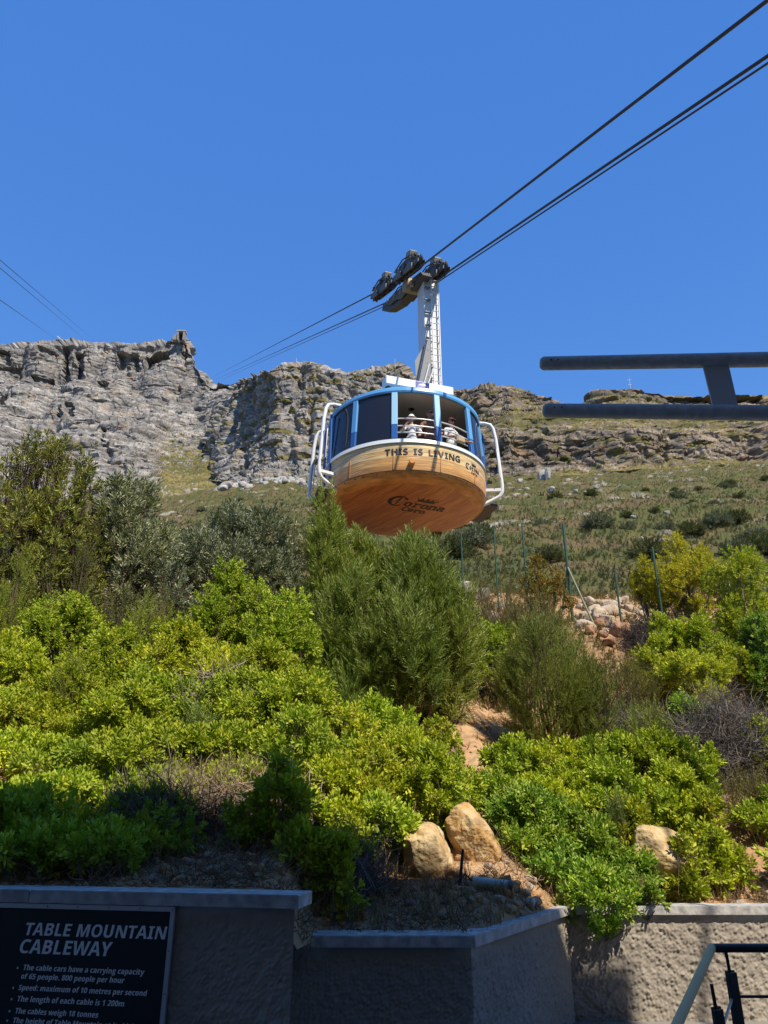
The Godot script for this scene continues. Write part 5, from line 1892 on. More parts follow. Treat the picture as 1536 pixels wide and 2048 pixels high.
func rock(sd: int, size: Vector3, sub: int, rough: float, cuts: int, base: Color, second: Color) -> ArrayMesh:
	# a weathered block: a subdivided box pulled towards an ellipsoid, split by a few cleavage planes
	var rng := RandomNumberGenerator.new()
	rng.seed = sd
	var planes := []
	for k in cuts:
		var n := Vector3(rng.randf_range(-1, 1), rng.randf_range(-0.4, 1), rng.randf_range(-1, 1)).normalized()
		planes.append([n, rng.randf_range(0.66, 0.90)])
	var mb := MB.new()
	var n := sub
	for f in 6:
		var first := mb.v.size()
		for j in n + 1:
			for i in n + 1:
				var u := -1.0 + 2.0 * i / n
				var v := -1.0 + 2.0 * j / n
				var p: Vector3 = [Vector3(1, u, v), Vector3(-1, v, u), Vector3(u, 1, v), Vector3(v, -1, u), Vector3(v, u, 1), Vector3(u, v, -1)][f]
				var q := p.normalized().lerp(p * 0.80, 0.32 if sub > 15 else 0.62)
				for pl in planes:
					var e: float = q.dot(pl[0]) - pl[1]
					if e > 0.0:
						q -= pl[0] * e * 0.94
				var nz := n_a.get_noise_3d(q.x * 55.0 + sd * 13.0, q.y * 55.0, q.z * 55.0)
				var fz := n_b.get_noise_3d(q.x * 260.0, q.y * 260.0 + sd * 7.0, q.z * 260.0)
				var ck := ss(-0.80, -0.97, n_crack.get_noise_3d(q.x * 11.0 + sd, q.y * 16.0, q.z * 11.0)) if sub > 15 else 0.0
				q *= 1.0 + rough * (1.5 * nz + 0.35 * fz - 0.45 * ck)
				var t := n_a.get_noise_3d(q.x * 90.0 + 500.0, q.y * 150.0, q.z * 90.0 + sd)
				mb.col = base.lerp(second, clampf(0.5 + 1.4 * t + 0.5 * fz, 0, 1))
				if sub > 15:
					mb.col = mb.col.lerp(Color(0.22, 0.17, 0.11), 0.55 * ss(0.18, 0.4, n_b.get_noise_3d(q.x * 130.0 + 90.0, q.y * 130.0, q.z * 130.0 + sd)))
				mb.vert(q * size * 0.5)
		for j in n:
			for i in n:
				var a := first + j * (n + 1) + i
				mb.ix.append_array(PackedInt32Array([a, a + 1, a + n + 2, a, a + n + 2, a + n + 1]))
	# orient outwards
	for k in range(0, mb.ix.size(), 3):
		var a := mb.v[mb.ix[k]]
		var g := (mb.v[mb.ix[k + 2]] - a).cross(mb.v[mb.ix[k + 1]] - a)
		if g.dot(a) < 0.0:
			var s := mb.ix[k + 1]
			mb.ix[k + 1] = mb.ix[k + 2]
			mb.ix[k + 2] = s
	# weld normals across the box edges
	var m := mb.mesh()
	var arr := m.surface_get_arrays(0)
	var nn: PackedVector3Array = arr[Mesh.ARRAY_NORMAL]
	var sums := {}
	for k in mb.v.size():
		var key := (mb.v[k] * 2000.0).round()
		sums[key] = sums.get(key, Vector3.ZERO) + nn[k]
	for k in mb.v.size():
		nn[k] = sums[(mb.v[k] * 2000.0).round()].normalized()
	arr[Mesh.ARRAY_NORMAL] = nn
	var out := ArrayMesh.new()
	out.add_surface_from_arrays(Mesh.PRIMITIVE_TRIANGLES, arr)
	return out

func stone_mat() -> StandardMaterial3D:
	if mats.has("sandstone"):
		return mats["sandstone"]
	var m := vmat("sandstone", 0.92, Color.BLACK, 0.2)
	m.heightmap_enabled = true
	m.heightmap_texture = noise_tex(512, 0.02, 5, [], 31)
	m.heightmap_scale = 2.0
	tri_map(m, 1.2)
	return m

func put_rock(called: String, label: String, group: String, px: float, py: float, d: float, size: Vector3, turn: Vector3, sd: int, sub := 10, base := Color(0.50, 0.31, 0.13), second := Color(0.36, 0.20, 0.075), cuts := 5, rough := 0.10) -> void:
	var p := atd(px, py, d)
	var o := obj(called, rock(sd, size, sub, rough, cuts, base, second), stone_mat())
	tag(o, label, "rock", group)
	o.position = p
	o.rotation_degrees = turn

func build_rocks() -> void:
	put_rock("boulder", "leaning ochre boulder half in shade above the low wall", "", 853, 1722, 7.1, Vector3(0.50, 0.68, 0.46), Vector3(8, 20, 14), 71, 40, Color(0.56, 0.43, 0.24), Color(0.46, 0.30, 0.13), 5, 0.07)
	put_rock("boulder", "upright wedge-shaped orange boulder beside the fresh green shrubs", "", 946, 1676, 7.35, Vector3(0.42, 0.66, 0.40), Vector3(-10, 30, 24), 84, 40, Color(0.56, 0.41, 0.22), Color(0.46, 0.27, 0.10), 6, 0.07)
	put_rock("boulder", "wide half-buried ochre boulder under the bright shrubs", "", 1312, 1706, 7.95, Vector3(0.66, 0.54, 0.50), Vector3(4, -15, -6), 93, 40, Color(0.58, 0.45, 0.25), Color(0.47, 0.31, 0.13), 5, 0.07)
	# stones about the boulders and along the coping
	var rng := RandomNumberGenerator.new()
	rng.seed = 77
	var variants := []
	for k in 6:
		variants.append(rock(200 + k, Vector3(0.12, 0.085, 0.10), 5, 0.12, 5, Color(0.50, 0.315, 0.16), Color(0.36, 0.19, 0.08)))
	for k in 4:
		variants.append(rock(230 + k, Vector3(0.13, 0.075, 0.10), 5, 0.12, 5, Color(0.40, 0.34, 0.27), Color(0.29, 0.23, 0.17)))
	var spots := []
	for i in 46:
		spots.append([rng.randf_range(895, 1075), rng.randf_range(6.35, 7.45), rng.randf_range(0.5, 1.25), 0])
	for i in 44:
		spots.append([rng.randf_range(1290, 1560), rng.randf_range(7.75, 8.6), rng.randf_range(0.45, 1.2), 1])
	for i in 26:
		spots.append([rng.randf_range(600, 900), rng.randf_range(6.0, 6.8), rng.randf_range(0.35, 0.95), 2])
	for i in 26:
		spots.append([rng.randf_range(270, 580), rng.randf_range(5.35, 6.2), rng.randf_range(0.4, 1.0), 3])
	for i in 34:
		spots.append([rng.randf_range(890, 1010), rng.randf_range(8.6, 12.4), rng.randf_range(0.4, 1.1), 4])
	var lab := ["sandstone fragment in the rubble beside the leaning boulder", "orange stone on the bare soil above the sunlit coping", "stone on the shaded soil behind the low wall", "stone in the litter behind the board wall's coping", "stone lying on the bare earth path"]
	var grp := ["stones beside the leaning boulder", "stones above the sunlit coping", "stones behind the low wall", "stones behind the board wall", "stones on the bare path"]
	for s in spots:
		var p := on_ground(s[0], s[1])
		if -p.z < wall_back(p.x) + 0.12:
			p.z = -(wall_back(p.x) + 0.16)
			p.y = gh(p.x, p.z)
		var o := obj("stone", variants[rng.randi() % variants.size()], stone_mat())
		tag(o, lab[s[3]], "stone", grp[s[3]])
		o.position = p + Vector3(0, 0.012, 0)
		o.rotation = Vector3(rng.randf_range(-0.4, 0.4), rng.randf() * TAU, rng.randf_range(-0.4, 0.4))
		o.scale = Vector3.ONE * s[2]
	# red-brown rocks in the cutting under the dead branches
	for e in [[1240, 1258, 13.2, .44, .36, 61], [1205, 1262, 13.1, .22, .16, 62], [1282, 1262, 13.2, .26, .18, 63], [1308, 1258, 13.3, .22, .12, 64], [1218, 1278, 13.0, .34, .15, 65], [1222, 1232, 13.4, .26, .14, 66], [1258, 1282, 13.0, .24, .14, 67], [1200, 1240, 13.5, .3, .18, 68], [1180, 1255, 13.3, .25, .2, 69]]:
		var p := on_slope(e[0], e[1] + 14.0)
		var k := -p.z / 13.0
		var o := obj("cutting_rock", rock(e[5], Vector3(e[3], e[4], e[3] * 0.8) * k, 8, 0.12, 8, Color(0.40, 0.24, 0.14), Color(0.26, 0.14, 0.085)), stone_mat())
		tag(o, "reddish block in the small cutting under the dead branches", "rock", "reddish blocks in the cutting")
		o.position = p + Vector3(0, e[4] * k * 0.25, 0)
		o.rotation_degrees = Vector3(e[5] % 7 * 4.0 - 12.0, e[5] * 40.0, e[5] % 5 * 6.0 - 12.0)
	# pale rubble by the fence
	for i in 66:
		var px := rng.randf_range(1160, 1340) if i < 46 else rng.randf_range(905, 1010)
		var d := rng.randf_range(18.5, 24.5) if i < 46 else rng.randf_range(21.0, 24.0)
		var p := on_ground(px, d)
		var sz := (0.22 + 0.62 * pow(rng.randf(), 2.0)) * (1.0 if i < 46 else 0.8)
		var o := obj("rubble_rock", rock(300 + i, Vector3(sz, sz * 0.62, sz * 0.8), 7, 0.16, 8, Color(0.50, 0.42, 0.32), Color(0.36, 0.27, 0.18)), stone_mat())
		tag(o, "pale block in the rubble by the braced fence post" if i < 46 else "pale stone below the first green fence posts", "rock", "pale rubble by the braced post" if i < 46 else "pale stones by the first posts")
		o.position = p
		o.rotation = Vector3(rng.randf_range(-0.3, 0.3), rng.randf() * TAU, rng.randf_range(-0.3, 0.3))
	for e in [[935, 1098, 24.5, 0.95], [962, 1104, 24.2, 0.7]]:
		var p := on_ground(e[0], e[2])
		var o := obj("boulder", rock(int(e[0]), Vector3(e[3], e[3] * 0.8, e[3] * 0.8), 9, 0.12, 6, Color(0.46, 0.43, 0.38), Color(0.30, 0.28, 0.25)), stone_mat())
		tag(o, "grey-white boulder behind the first green fence post" if e[0] < 950 else "smaller grey-white boulder between the green fence posts", "rock")
		o.position = p + Vector3(0, e[3] * 0.25, 0)
	# pale boulders on the open slope
	var hl := [[1085, 958, 7.5, 8.0, "tall pale boulder pair at the foot of the cliff band"], [1096, 955, 5.0, 9.0, "pointed pale boulder beside the tall one under the cliff band"], [1040, 964, 5.0, 3.5, "pale boulder lying apart under the cliff band"], [1100, 983, 3.2, 1.8, "flat whitish slab on the upper slope"], [1052, 978, 2.2, 1.0, "small whitish slab on the upper slope"], [1003, 955, 4.5, 6.0, "ochre boulder beside the cabin's door guard"], [1170, 1053, 2.6, 0.7, "long flat white slab above the braced post"],
		[1320, 1027, 1.5, 0.7, "white rock alone on the grassy slope"], [1255, 1037, 1.2, 0.5, "small white rock on the grassy slope above the slab"], [1148, 984, 2.0, 1.2, "two-tone pale rock amid the slope shrubs"], [1190, 976, 3.0, 1.4, "low pale outcrop below the cliff band"]]
	for i in hl.size():
		var e: Array = hl[i]
		# march along the line of sight until it meets the slope
		var v := 0.02
		while v < 0.97:
			var q := hill(e[0], v)
			var dep := depth_of(q)
			var sy := 1024.0 - F * ((q.y - EYE.y) * CP + q.z * SP) / dep
			if sy <= e[1] + 2.0:
				break
			v += 0.004
		var p := hill(e[0], v)
		var o := obj("slope_boulder", rock(500 + i, Vector3(e[2], e[3] * 1.3, e[2] * 0.8) * (0.55 if i > 5 else 0.62), 8, 0.12, 7, Color(0.45, 0.43, 0.39), Color(0.31, 0.295, 0.265)), stone_mat())
		tag(o, e[4], "rock")
		o.position = p + Vector3(0, e[3] * 0.22, 0)
		o.rotation.y = i * 1.7
	# talus under the dark flank
	for i in 60:
		var px := rng.randf_range(430.0, 640.0)
		var p := hill(px, 0.93 + 0.05 * rng.randf())
		var sz := rng.randf_range(3.0, 8.5)
		var o := obj("talus_block", rock(600 + i % 9, Vector3(1, 0.75, 0.8), 5, 0.12, 6, Color(0.43, 0.41, 0.375), Color(0.31, 0.295, 0.27)), stone_mat())
		tag(o, "grey fallen block at the foot of the shaded rock flank", "rock", "fallen blocks under the shaded flank")
		o.position = p + Vector3(0, sz * 0.2, 0)
		o.scale = Vector3.ONE * sz
		o.rotation = Vector3(rng.randf_range(-0.4, 0.4), rng.randf() * TAU, rng.randf_range(-0.4, 0.4))

func build_railing() -> void:
	var blk := mat("rail_black", Color(0.014, 0.014, 0.015), 0.4)
	var oak := mat("rail_pale", Color(0.70, 0.52, 0.24), 0.7)
	var o := thing("stair_railing", "black steel railing with a pale sloping handrail before the sunlit wall", "railing", Vector3.ZERO)
	var c := atd(1424, 1896, 4.0)
	var e := atd(1352, 2054, 3.2)
	var top := MB.new()
	top.tube([c, c + Vector3(2.6, 0, 0)], [0.019], 14)
	obj("top_rail", top.mesh(), blk, o)
	var dn := (e - c)
	var sl := MB.new()
	sl.tube([c + Vector3(0.0, 0.002, 0.0), e, e + dn * 1.4], [0.019], 16)
	obj("handrail", sl.mesh(), oak, o)
	for q in [[c + Vector3(0.075, 0, 0.0), 0.055], [c + dn * 0.42 + Vector3(0.06, -0.02, 0), 0.05], [c + Vector3(1.5, 0, 0.0), 0.055], [c + dn * 1.6 + Vector3(0.05, -0.02, 0), 0.05]]:
		var p: Vector3 = q[0]
		var pm := MB.new()
		var ph := p.y - 0.10
		pm.box(Transform3D(Basis(Vector3.UP, 0.45), Vector3(p.x, ph * 0.5, p.z)), Vector3(q[1], ph, 0.014), 0.002)
		pm.box(Transform3D(Basis(Vector3.UP, 0.45), Vector3(p.x + 0.012, ph * 0.5, p.z - 0.05)), Vector3(q[1], ph, 0.014), 0.002)
		obj("post", pm.mesh(false), blk, o)
		var st := MB.new()
		st.tube([Vector3(p.x, ph - 0.02, p.z - 0.02), Vector3(p.x - 0.01, p.y - 0.01, p.z - 0.005)], [0.008], 8)
		obj("rail_stem", st.mesh(), blk, o)
	for k in 4:
		var rm := MB.new()
		var y := c.y - 0.20 - 0.165 * k
		rm.tube([Vector3(c.x + 0.075, y, c.z - 0.02), Vector3(c.x + 2.6, y, c.z - 0.02)], [0.0065], 8)
		obj("infill_rod", rm.mesh(), blk, o)
		var r2 := MB.new()
		r2.tube([Vector3(c.x + 0.07, y, c.z - 0.02), Vector3(c.x + 0.07, y, c.z - 0.02) + dn * 1.6], [0.0065], 8)
		obj("infill_rod", r2.mesh(), mat("rod_steel", Color(0.35, 0.35, 0.34), 0.4, 0.5), o)

func build_guide_rails() -> void:
	var m := mat("galvanised_grey", Color(0.085, 0.090, 0.092), 0.55, 0.0)
	m.albedo_color = Color.WHITE
	m.albedo_texture = noise_tex(512, 0.02, 4, [[0.25, Color(0.38, 0.39, 0.395)], [0.55, Color(0.48, 0.49, 0.495)], [0.85, Color(0.58, 0.59, 0.595)]], 51)
	tri_map(m, 1.6)
	var o := thing("docking_guide", "pair of dark grey steel pipes joined by a slanting plate", "guide rail", Vector3.ZERO)
	var a0 := atd(1084, 727, 4.1)
	var a1 := atd(1536, 719, 3.72)
	var b0 := atd(1090, 821, 4.1)
	var b1 := atd(1536, 826, 3.72)
	for e in [[a0, a1], [b0, b1]]:
		var d: Vector3 = (e[1] - e[0])
		var mb := MB.new()
		var dn := d.normalized()
		mb.tube([e[0] - dn * 0.012, e[0], e[0] + dn * 0.012, e[0] + d * 2.1], [0.030, 0.041, 0.046, 0.0475], 28)
		obj("pipe", mb.mesh(), m, o)
		for k in 2:
			var hm := MB.new()
			var q: Vector3 = e[0] + dn * (0.05 + 0.045 * k) + Vector3(0, -0.004, 0.047)
			hm.tube([q, q + Vector3(0, 0, 0.002)], [0.006], 8)
			obj("drain_hole", hm.mesh(), mat("hole_black", Color(0.004, 0.004, 0.004), 0.9), o)
	# joining plate, and the post out of sight that carries the pair
	var p0 := atd(1396, 718, 3.86)
	var p1 := atd(1447, 718, 3.82)
	var p2 := atd(1471, 822, 3.80)
	var p3 := atd(1421, 822, 3.84)
	var pm := MB.new()
	var off := Vector3(0, 0, 0.012)
	var cc := (p0 + p1 + p2 + p3) * 0.25 + Vector3(0, 0, 0.03)
	var fr := []
	var bk := []
	for q in [p0, p1, p2, p3]:
		fr.append(q + Vector3(0, 0, 0.042))
		bk.append(q + Vector3(0, 0, 0.030))
	pm.facing(fr, cc + Vector3(0, 0, -0.0))
	pm.facing(bk, cc + Vector3(0, 0, 0.008))
	for k in 4:
		pm.facing([fr[k], fr[(k + 1) % 4], bk[(k + 1) % 4], bk[k]], cc)
	obj("joining_plate", pm.mesh(false), mat("plate_steel", Color(0.44, 0.45, 0.46), 0.5), o)
	var ends := a0 + (a1 - a0) * 2.0
	var ps := MB.new()
	ps.tube([Vector3(ends.x, 0.0, ends.z - 0.16), Vector3(ends.x, ends.y + 0.3, ends.z - 0.16)], [0.1], 20)
	obj("carrying_post", ps.mesh(), m, o)

# ------------------------------------------------------------------ people
func body_mesh(bones: Array, cell: float, k: float) -> ArrayMesh:
	# smooth union of tapered capsules [a, b, ra, rb, colour], meshed as surface nets
	var lo := Vector3.ONE * 1e9
	var hi := -lo
	for b in bones:
		for e in 2:
			var r: float = b[2 + e] + cell * 2.5
			lo = lo.min(b[e] - Vector3.ONE * r)
			hi = hi.max(b[e] + Vector3.ONE * r)
	var n := Vector3i(((hi - lo) / cell).ceil()) + Vector3i.ONE
	var field := PackedFloat32Array()
	field.resize(n.x * n.y * n.z)
	field.fill(1.0)
	for b in bones:
		var a: Vector3 = b[0]
		var d: Vector3 = b[1] - a
		var dd := maxf(d.length_squared(), 1e-9)
		var m: float = maxf(b[2], b[3]) + cell * 2.2 + k
		var l0 := Vector3i(((a.min(b[1]) - Vector3.ONE * m - lo) / cell).floor()).max(Vector3i.ZERO)
		var h0 := Vector3i(((a.max(b[1]) + Vector3.ONE * m - lo) / cell).ceil()).min(n - Vector3i.ONE)
		for z in range(l0.z, h0.z + 1):
			for y in range(l0.y, h0.y + 1):
				for x in range(l0.x, h0.x + 1):
					var p := lo + Vector3(x, y, z) * cell
					var t := clampf((p - a).dot(d) / dd, 0.0, 1.0)
					var ds := p.distance_to(a + d * t) - lerpf(b[2], b[3], t)
					var i := (z * n.y + y) * n.x + x
					var f := field[i]
					var hmix := maxf(k - absf(f - ds), 0.0) / k
					field[i] = minf(f, ds) - hmix * hmix * k * 0.25
	var mb := MB.new()
	var index := {}
	for z in n.z - 1:
		for y in n.y - 1:
			for x in n.x - 1:
				var i := (z * n.y + y) * n.x + x
				var inside := 0
				var sum := Vector3.ZERO
				var cnt := 0
				var vals := []
				for c in 8:
					vals.append(field[i + (c & 1) + ((c >> 1) & 1) * n.x + (c >> 2) * n.x * n.y])
					if vals[c] < 0.0:
						inside += 1
				if inside == 0 or inside == 8:
					continue
				for c in 8:
					for ax in 3:
						if not (c & (1 << ax)):
							var c2: int = c | (1 << ax)
							if (vals[c] < 0.0) != (vals[c2] < 0.0):
								var t: float = vals[c] / (vals[c] - vals[c2])
								var q := Vector3(c & 1, (c >> 1) & 1, c >> 2)
								q[ax] += t
								sum += q
								cnt += 1
				var p := lo + (Vector3(x, y, z) + sum / cnt) * cell
				var best := 1e9
				for b in bones:
					var d: Vector3 = b[1] - b[0]
					var t := clampf((p - b[0]).dot(d) / maxf(d.length_squared(), 1e-9), 0.0, 1.0)
					var ds: float = p.distance_to(b[0] + d * t) - lerpf(b[2], b[3], t)
					if ds < best:
						best = ds
						mb.col = b[4]
				index[i] = mb.vert(p)
	var st := [1, n.x, n.x * n.y]
	for i in index:
		var x: int = i % n.x
		var y: int = (i / n.x) % n.y
		var z: int = i / (n.x * n.y)
		for ax in 3:
			var f0 := field[i]
			var f1 := field[i + st[ax]]
			if (f0 < 0.0) == (f1 < 0.0):
				continue
			var u: int = st[(ax + 1) % 3]
			var w: int = st[(ax + 2) % 3]
			if not (index.has(i - u) and index.has(i - w) and index.has(i - u - w)):
				continue
			var q := [index[i], index[i - u], index[i - u - w], index[i - w]]
			if f0 > 0.0:
				q.reverse()
			mb.ix.append_array(PackedInt32Array([q[0], q[2], q[1], q[0], q[3], q[2]]))
	return mb.mesh()

func person_bones(h: float, skin: Color, top: Color, leg: Color, hair: Color, pose: Dictionary) -> Array:
	# standing figure facing +z, feet at the origin
	var s := h / 1.75
	var V := func(x: float, y: float, z: float) -> Vector3: return Vector3(x, y, z) * s
	var out := []
	var lean: float = pose.get("lean", 0.0)
	for e in [-1.0, 1.0]:
		out.append([V.call(0.09 * e, 0.90, 0), V.call(0.10 * e, 0.48, 0.02), 0.085 * s, 0.058 * s, leg])
		out.append([V.call(0.10 * e, 0.48, 0.02), V.call(0.10 * e, 0.09, -0.02), 0.056 * s, 0.038 * s, leg])
		out.append([V.call(0.10 * e, 0.045, -0.04), V.call(0.12 * e, 0.035, 0.14), 0.042 * s, 0.034 * s, Color(0.1, 0.1, 0.1)])
	var ch: Vector3 = V.call(0, 1.28, lean * 0.5)
	out.append([V.call(-0.06, 0.95, 0), V.call(0.06, 0.95, 0), 0.115 * s, 0.115 * s, top])
	out.append([V.call(0, 0.98, 0), ch, 0.125 * s, 0.125 * s, top])
	out.append([ch + Vector3(-0.11 * s, 0.06 * s, 0), ch + Vector3(0.11 * s, 0.06 * s, 0), 0.085 * s, 0.085 * s, top])
	out.append([ch + Vector3(0, 0.12 * s, 0), ch + Vector3(0, 0.25 * s, 0.025 * s + lean * 0.25), 0.056 * s, 0.05 * s, skin])
	var head: Vector3 = ch + Vector3(0, 0.335 * s, 0.03 * s + lean * 0.4)
	out.append([head + Vector3(0, 0.03, -0.012) * s, head + Vector3(0, 0.03, 0.012) * s, 0.088 * s, 0.082 * s, skin])
	out.append([head + Vector3(0, -0.03, 0.02) * s, head + Vector3(0, -0.075, 0.04) * s, 0.062 * s, 0.038 * s, skin])
	out.append([head + Vector3(0, 0.0, 0.09) * s, head + Vector3(0, -0.022, 0.105) * s, 0.012 * s, 0.016 * s, skin])
	out.append([head + Vector3(0, 0.06, -0.03) * s, head + Vector3(0, 0.0, -0.045) * s, 0.086 * s, 0.075 * s, hair])
	for e in [-1.0, 1.0]:
		out.append([head + Vector3(0.086 * e, 0.01, 0) * s, head + Vector3(0.088 * e, -0.02, 0.0) * s, 0.014 * s, 0.012 * s, skin])
		var arm: Array = pose["arm_l" if e < 0.0 else "arm_r"]
		var sh := ch + Vector3(0.185 * e, 0.06, 0) * s
		var el: Vector3 = sh + arm[0] * 0.29 * s
		var wr: Vector3 = el + arm[1] * 0.25 * s
		out.append([sh, sh.lerp(el, 0.55), 0.062 * s, 0.055 * s, top])
		out.append([sh.lerp(el, 0.55), el, 0.046 * s, 0.04 * s, pose.get("sleeve", skin)])
		out.append([el, wr, 0.04 * s, 0.028 * s, skin])
		var hd: Vector3 = wr + arm[1] * 0.07 * s
		out.append([wr, hd, 0.030 * s, 0.036 * s, skin])
		var side := Vector3(1, 0, 0) if absf(arm[1].x) < 0.8 else Vector3(0, 1, 0)
		for f in 4:
			var o: Vector3 = side * (-0.03 + 0.02 * f) * s
			var l: float = [0.062, 0.075, 0.07, 0.055][f]
			out.append([hd + o, hd + o + (arm[1] * 0.8 + Vector3(0, -0.3, 0.3)).normalized() * l * s, 0.0095 * s, 0.008 * s, skin])
		out.append([wr + side * 0.03 * -e * s, hd + side * 0.058 * -e * s, 0.011 * s, 0.009 * s, skin])
	return [out, head, s]

func build_people() -> void:
	var skin := Color(0.46, 0.26, 0.17)
	var white := Color(0.72, 0.72, 0.71)
	var specs := [
		{"px": 823.0, "py": 838.0, "d": 17.95, "turn": -8.0, "label": "person in a white cap and white shirt with a hand raised to the mouth", "top": white, "leg": Color(0.03, 0.03, 0.035), "hair": Color(0.16, 0.10, 0.06), "hat": Color(0.78, 0.78, 0.77),
			"arm_l": [Vector3(-0.35, -0.62, 0.65).normalized(), Vector3(0.62, 0.78, 0.10).normalized()], "arm_r": [Vector3(0.40, -0.9, 0.2).normalized(), Vector3(-0.15, -0.55, 0.8).normalized()], "sleeve": white},
		{"px": 859.0, "py": 829.0, "d": 18.15, "turn": 4.0, "label": "dark-haired person with sunglasses and bare arms standing by the window post", "top": Color(0.26, 0.13, 0.085), "leg": Color(0.02, 0.02, 0.025), "hair": Color(0.02, 0.015, 0.012),
			"arm_l": [Vector3(-0.35, -0.9, 0.2).normalized(), Vector3(0.1, -0.5, 0.85).normalized()], "arm_r": [Vector3(0.3, -0.92, 0.2).normalized(), Vector3(-0.1, -0.5, 0.85).normalized()], "sleeve": skin, "shades": true},
		{"px": 901.0, "py": 845.0, "d": 18.30, "turn": 38.0, "label": "person in a maroon cap, sunglasses and a white printed T-shirt holding a bag", "top": Color(0.66, 0.65, 0.64), "leg": Color(0.40, 0.38, 0.35), "hair": Color(0.05, 0.03, 0.025), "hat": Color(0.10, 0.018, 0.022), "peak": true,
			"arm_l": [Vector3(-0.30, -0.93, 0.2).normalized(), Vector3(0.2, -0.3, 0.93).normalized()], "arm_r": [Vector3(0.55, -0.8, 0.25).normalized(), Vector3(0.35, -0.35, 0.87).normalized()], "sleeve": Color(0.66, 0.65, 0.64), "shades": true}]
	for e in specs:
		var hp := atd(e.px, e.py, e.d)
		var feet := CAR.y + 0.452
		var h: float = (hp.y - feet) / (1.28 + 0.335) * 1.75
		var r := person_bones(h, skin, e.top, e.leg, e.hair, e)
		var head: Vector3 = r[1]
		var s: float = r[2]
		var o := thing("person", e.label, "person", Vector3(hp.x, feet, hp.z - head.z))
		o.rotation_degrees.y = e.turn
		obj("body", body_mesh(r[0], 0.02, 0.022), vmat("people", 0.7, Color.BLACK, 0.3), o)
		if e.has("hat"):
			var hm := MB.new()
			var prof := [Vector2(0.0, 0.095), Vector2(0.05, 0.09), Vector2(0.085, 0.06), Vector2(0.10, 0.0)]
			if not e.has("peak"):
				prof.append(Vector2(0.155, -0.03))
				prof.append(Vector2(0.152, -0.037))
				prof.append(Vector2(0.09, -0.006))
			for i in prof.size():
				prof[i] *= s
			hm.lathe(prof, 20)
			if e.has("peak"):
				hm.prism(PackedVector2Array([Vector2(-0.085, 0.05) * s, Vector2(-0.08, 0.13) * s, Vector2(-0.04, 0.175) * s, Vector2(0.04, 0.175) * s, Vector2(0.08, 0.13) * s, Vector2(0.085, 0.05) * s]), 0.012, Transform3D(Basis(Vector3.RIGHT, deg_to_rad(97.0)), Vector3(0, 0.0, 0)))
			var ho := obj("cap", hm.mesh(), mat("cap_" + str(e.px), e.hat, 0.8), o)
			ho.position = head + Vector3(0, 0.055 * s, 0)
		if e.has("shades"):
			var gm := MB.new()
			for x in [-0.036, 0.036]:
				gm.box(Transform3D(Basis(), head + Vector3(x, 0.012, 0.092) * s), Vector3(0.058, 0.038, 0.016) * s, 0.006)
			gm.box(Transform3D(Basis(), head + Vector3(0, 0.02, 0.094) * s), Vector3(0.03, 0.01, 0.01) * s)
			obj("sunglasses", gm.mesh(false), mat("shades_black", Color(0.01, 0.01, 0.012), 0.2), o)
	# bag at the third person's side
	var bp := atd(921, 880, 18.25)
	var bag := thing("shoulder_bag", "beige bag held at the open cabin window", "bag", bp)
	var bm := MB.new()
	bm.box(Transform3D(Basis(Vector3.UP, 0.6), Vector3.ZERO), Vector3(0.30, 0.20, 0.12), 0.04)
	obj("pouch", bm.mesh(false), mat("bag_beige", Color(0.42, 0.33, 0.20), 0.8), bag)
	var sm := MB.new()
	sm.tube([Vector3(-0.12, 0.09, 0.02), Vector3(-0.15, 0.25, -0.03), Vector3(-0.16, 0.42, -0.1)], [0.012], 6)
	obj("strap", sm.mesh(), mat("bag_beige", Color.WHITE), bag)

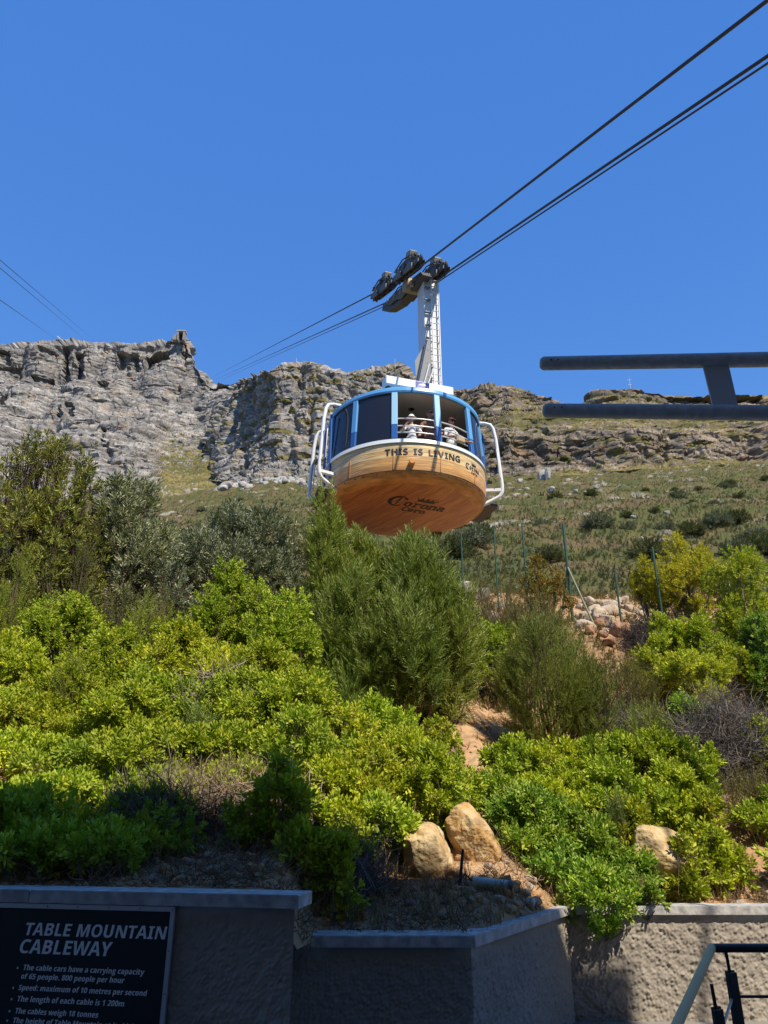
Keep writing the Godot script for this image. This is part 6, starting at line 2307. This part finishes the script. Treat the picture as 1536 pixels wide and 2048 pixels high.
# ------------------------------------------------------------------ lights on the bank, litter, dry grass
func build_small_things() -> void:
	# a garden spotlight lying in the rubble, and a black stake
	var p := on_ground(985, 6.72)
	var o := thing("garden_light", "pale green tubular garden light lying in the rubble", "lamp", p + Vector3(0, 0.05, 0))
	var d := Vector3(0.95, -0.10, 0.12).normalized()
	var mb := MB.new()
	mb.tube([d * -0.16, d * -0.155, d * 0.12, d * 0.13], [0.03, 0.04, 0.042, 0.036], 16)
	obj("housing", mb.mesh(), mat("lamp_green", Color(0.42, 0.50, 0.42), 0.45), o)
	var cap := MB.new()
	cap.tube([d * 0.131, d * 0.165], [0.043, 0.043], 16)
	obj("lens_ring", cap.mesh(), mat("lamp_ring", Color(0.10, 0.11, 0.11), 0.5), o)
	var cb := MB.new()
	cb.tube([d * -0.16, d * -0.22 + Vector3(0, 0.05, 0.01), d * -0.30 + Vector3(0, -0.03, 0.02)], [0.007], 6)
	obj("cable", cb.mesh(), mat("cable_black", Color(0.01, 0.01, 0.01), 0.6), o)
	var sp := on_ground(917, 6.75)
	var st := MB.new()
	st.tube([Vector3(0, -0.05, 0), Vector3(0.05, 0.29, -0.02), Vector3(0.052, 0.30, -0.02)], [0.015, 0.013, 0.006], 10)
	var so := obj("stake", st.mesh(), mat("stake_black", Color(0.025, 0.027, 0.03), 0.6))
	so.position = sp
	tag(so, "thin black stake leaning in the rubble beside the leaning boulder", "stake")
	var w2 := obj("white_pebble", rock(801, Vector3(0.09, 0.06, 0.07), 5, 0.08, 3, Color(0.62, 0.62, 0.58), Color(0.5, 0.5, 0.47)), stone_mat())
	w2.position = on_ground(1062, 6.9) + Vector3(0, 0.03, 0)
	tag(w2, "whitish pebble beside the garden light's rubble", "stone")
	# gravel, litter and dry grass
	var rng := RandomNumberGenerator.new()
	rng.seed = 909
	var gm := rock(900, Vector3(0.035, 0.024, 0.03), 2, 0.1, 4, Color(1, 1, 1), Color(0.75, 0.72, 0.7))
	var wh := []
	var ti := []
	for i in 5200:
		var d2 := 5.3 + 8.0 * pow(rng.randf(), 1.6)
		var x := rng.randf_range(-3.6, 4.6) * (d2 / 7.5)
		if d2 < wall_back(x) + 0.05:
			continue
		wh.append(Transform3D(Basis(Vector3(rng.randf(), rng.randf(), rng.randf() + 0.1).normalized(), rng.randf() * TAU).scaled(Vector3.ONE * rng.randf_range(0.35, 1.5)), Vector3(x, gh(x, -d2) + 0.004, -d2)))
		var c := Color(0.44, 0.27, 0.14).lerp(Color(0.34, 0.30, 0.25), rng.randf() * rng.randf())
		ti.append(c)
	var go := scatter(null, "gravel", gm, stone_mat(), wh, ti)
	tag(go, "small gravel strewn over the orange soil", "gravel")
	wh = []
	ti = []
	for i in 2600:
		var d2 := 5.3 + 4.0 * pow(rng.randf(), 1.3)
		var x := rng.randf_range(-3.2, 3.6) * (d2 / 7.0)
		if d2 < wall_back(x) + 0.06:
			continue
		wh.append(Transform3D(grow_basis(Vector3(rng.randf_range(-1, 1), 0.1, rng.randf_range(-1, 1)), rng.randf() * TAU, rng.randf_range(0.3, 0.8)), Vector3(x, gh(x, -d2) + 0.01, -d2)))
		var g := rng.randf_range(0.6, 1.2)
		ti.append(Color(0.24 * g, 0.165 * g, 0.105 * g))
	var lo := scatter(null, "leaf_litter", twig_mesh(1), vmat("dead_wood"), wh, ti)
	tag(lo, "brown fallen twigs and litter on the soil", "litter")
	# dry grass
	var gb := MB.new()
	for k in 11:
		var a := rng.randf() * TAU
		var l := rng.randf_range(0.08, 0.20)
		var out := Vector3(cos(a), 0, sin(a)) * rng.randf_range(0.02, 0.09)
		var w := Vector3(-sin(a), 0, cos(a)) * 0.0022
		gb.quad(w, -w, out * 0.4 + Vector3(0, l * 0.7, 0) - w, out * 0.4 + Vector3(0, l * 0.7, 0) + w)
		gb.tri(out * 0.4 + Vector3(0, l * 0.7, 0) - w, out * 0.4 + Vector3(0, l * 0.7, 0) + w, out + Vector3(0, l, 0))
	var gmesh := gb.mesh(false)
	wh = []
	ti = []
	for i in 520:
		var r := rng.randf()
		var q: Vector3
		if r < 0.55:
			q = on_ground(rng.randf_range(590, 1070), rng.randf_range(5.95, 7.0))
		elif r < 0.75:
			q = on_ground(rng.randf_range(1330, 1540), rng.randf_range(7.8, 8.8))
		else:
			q = on_ground(rng.randf_range(880, 1020), rng.randf_range(8.5, 12.6))
		if -q.z < wall_back(q.x) + 0.05:
			continue
		wh.append(Transform3D(grow_basis(Vector3(rng.randf_range(-0.3, 0.3), 1, rng.randf_range(-0.3, 0.3)), rng.randf() * TAU, rng.randf_range(0.4, 0.95)), q))
		var g := rng.randf_range(0.7, 1.15)
		ti.append(Color(0.36 * g, 0.275 * g, 0.14 * g))
	var dg := scatter(null, "dry_grass", gmesh, vmat("grass_dry", 0.8, Color(0.5, 0.45, 0.3), 0.3), wh, ti)
	tag(dg, "thin dry straw grass on the bank", "grass")
	print("sprigs ", n_sprigs)
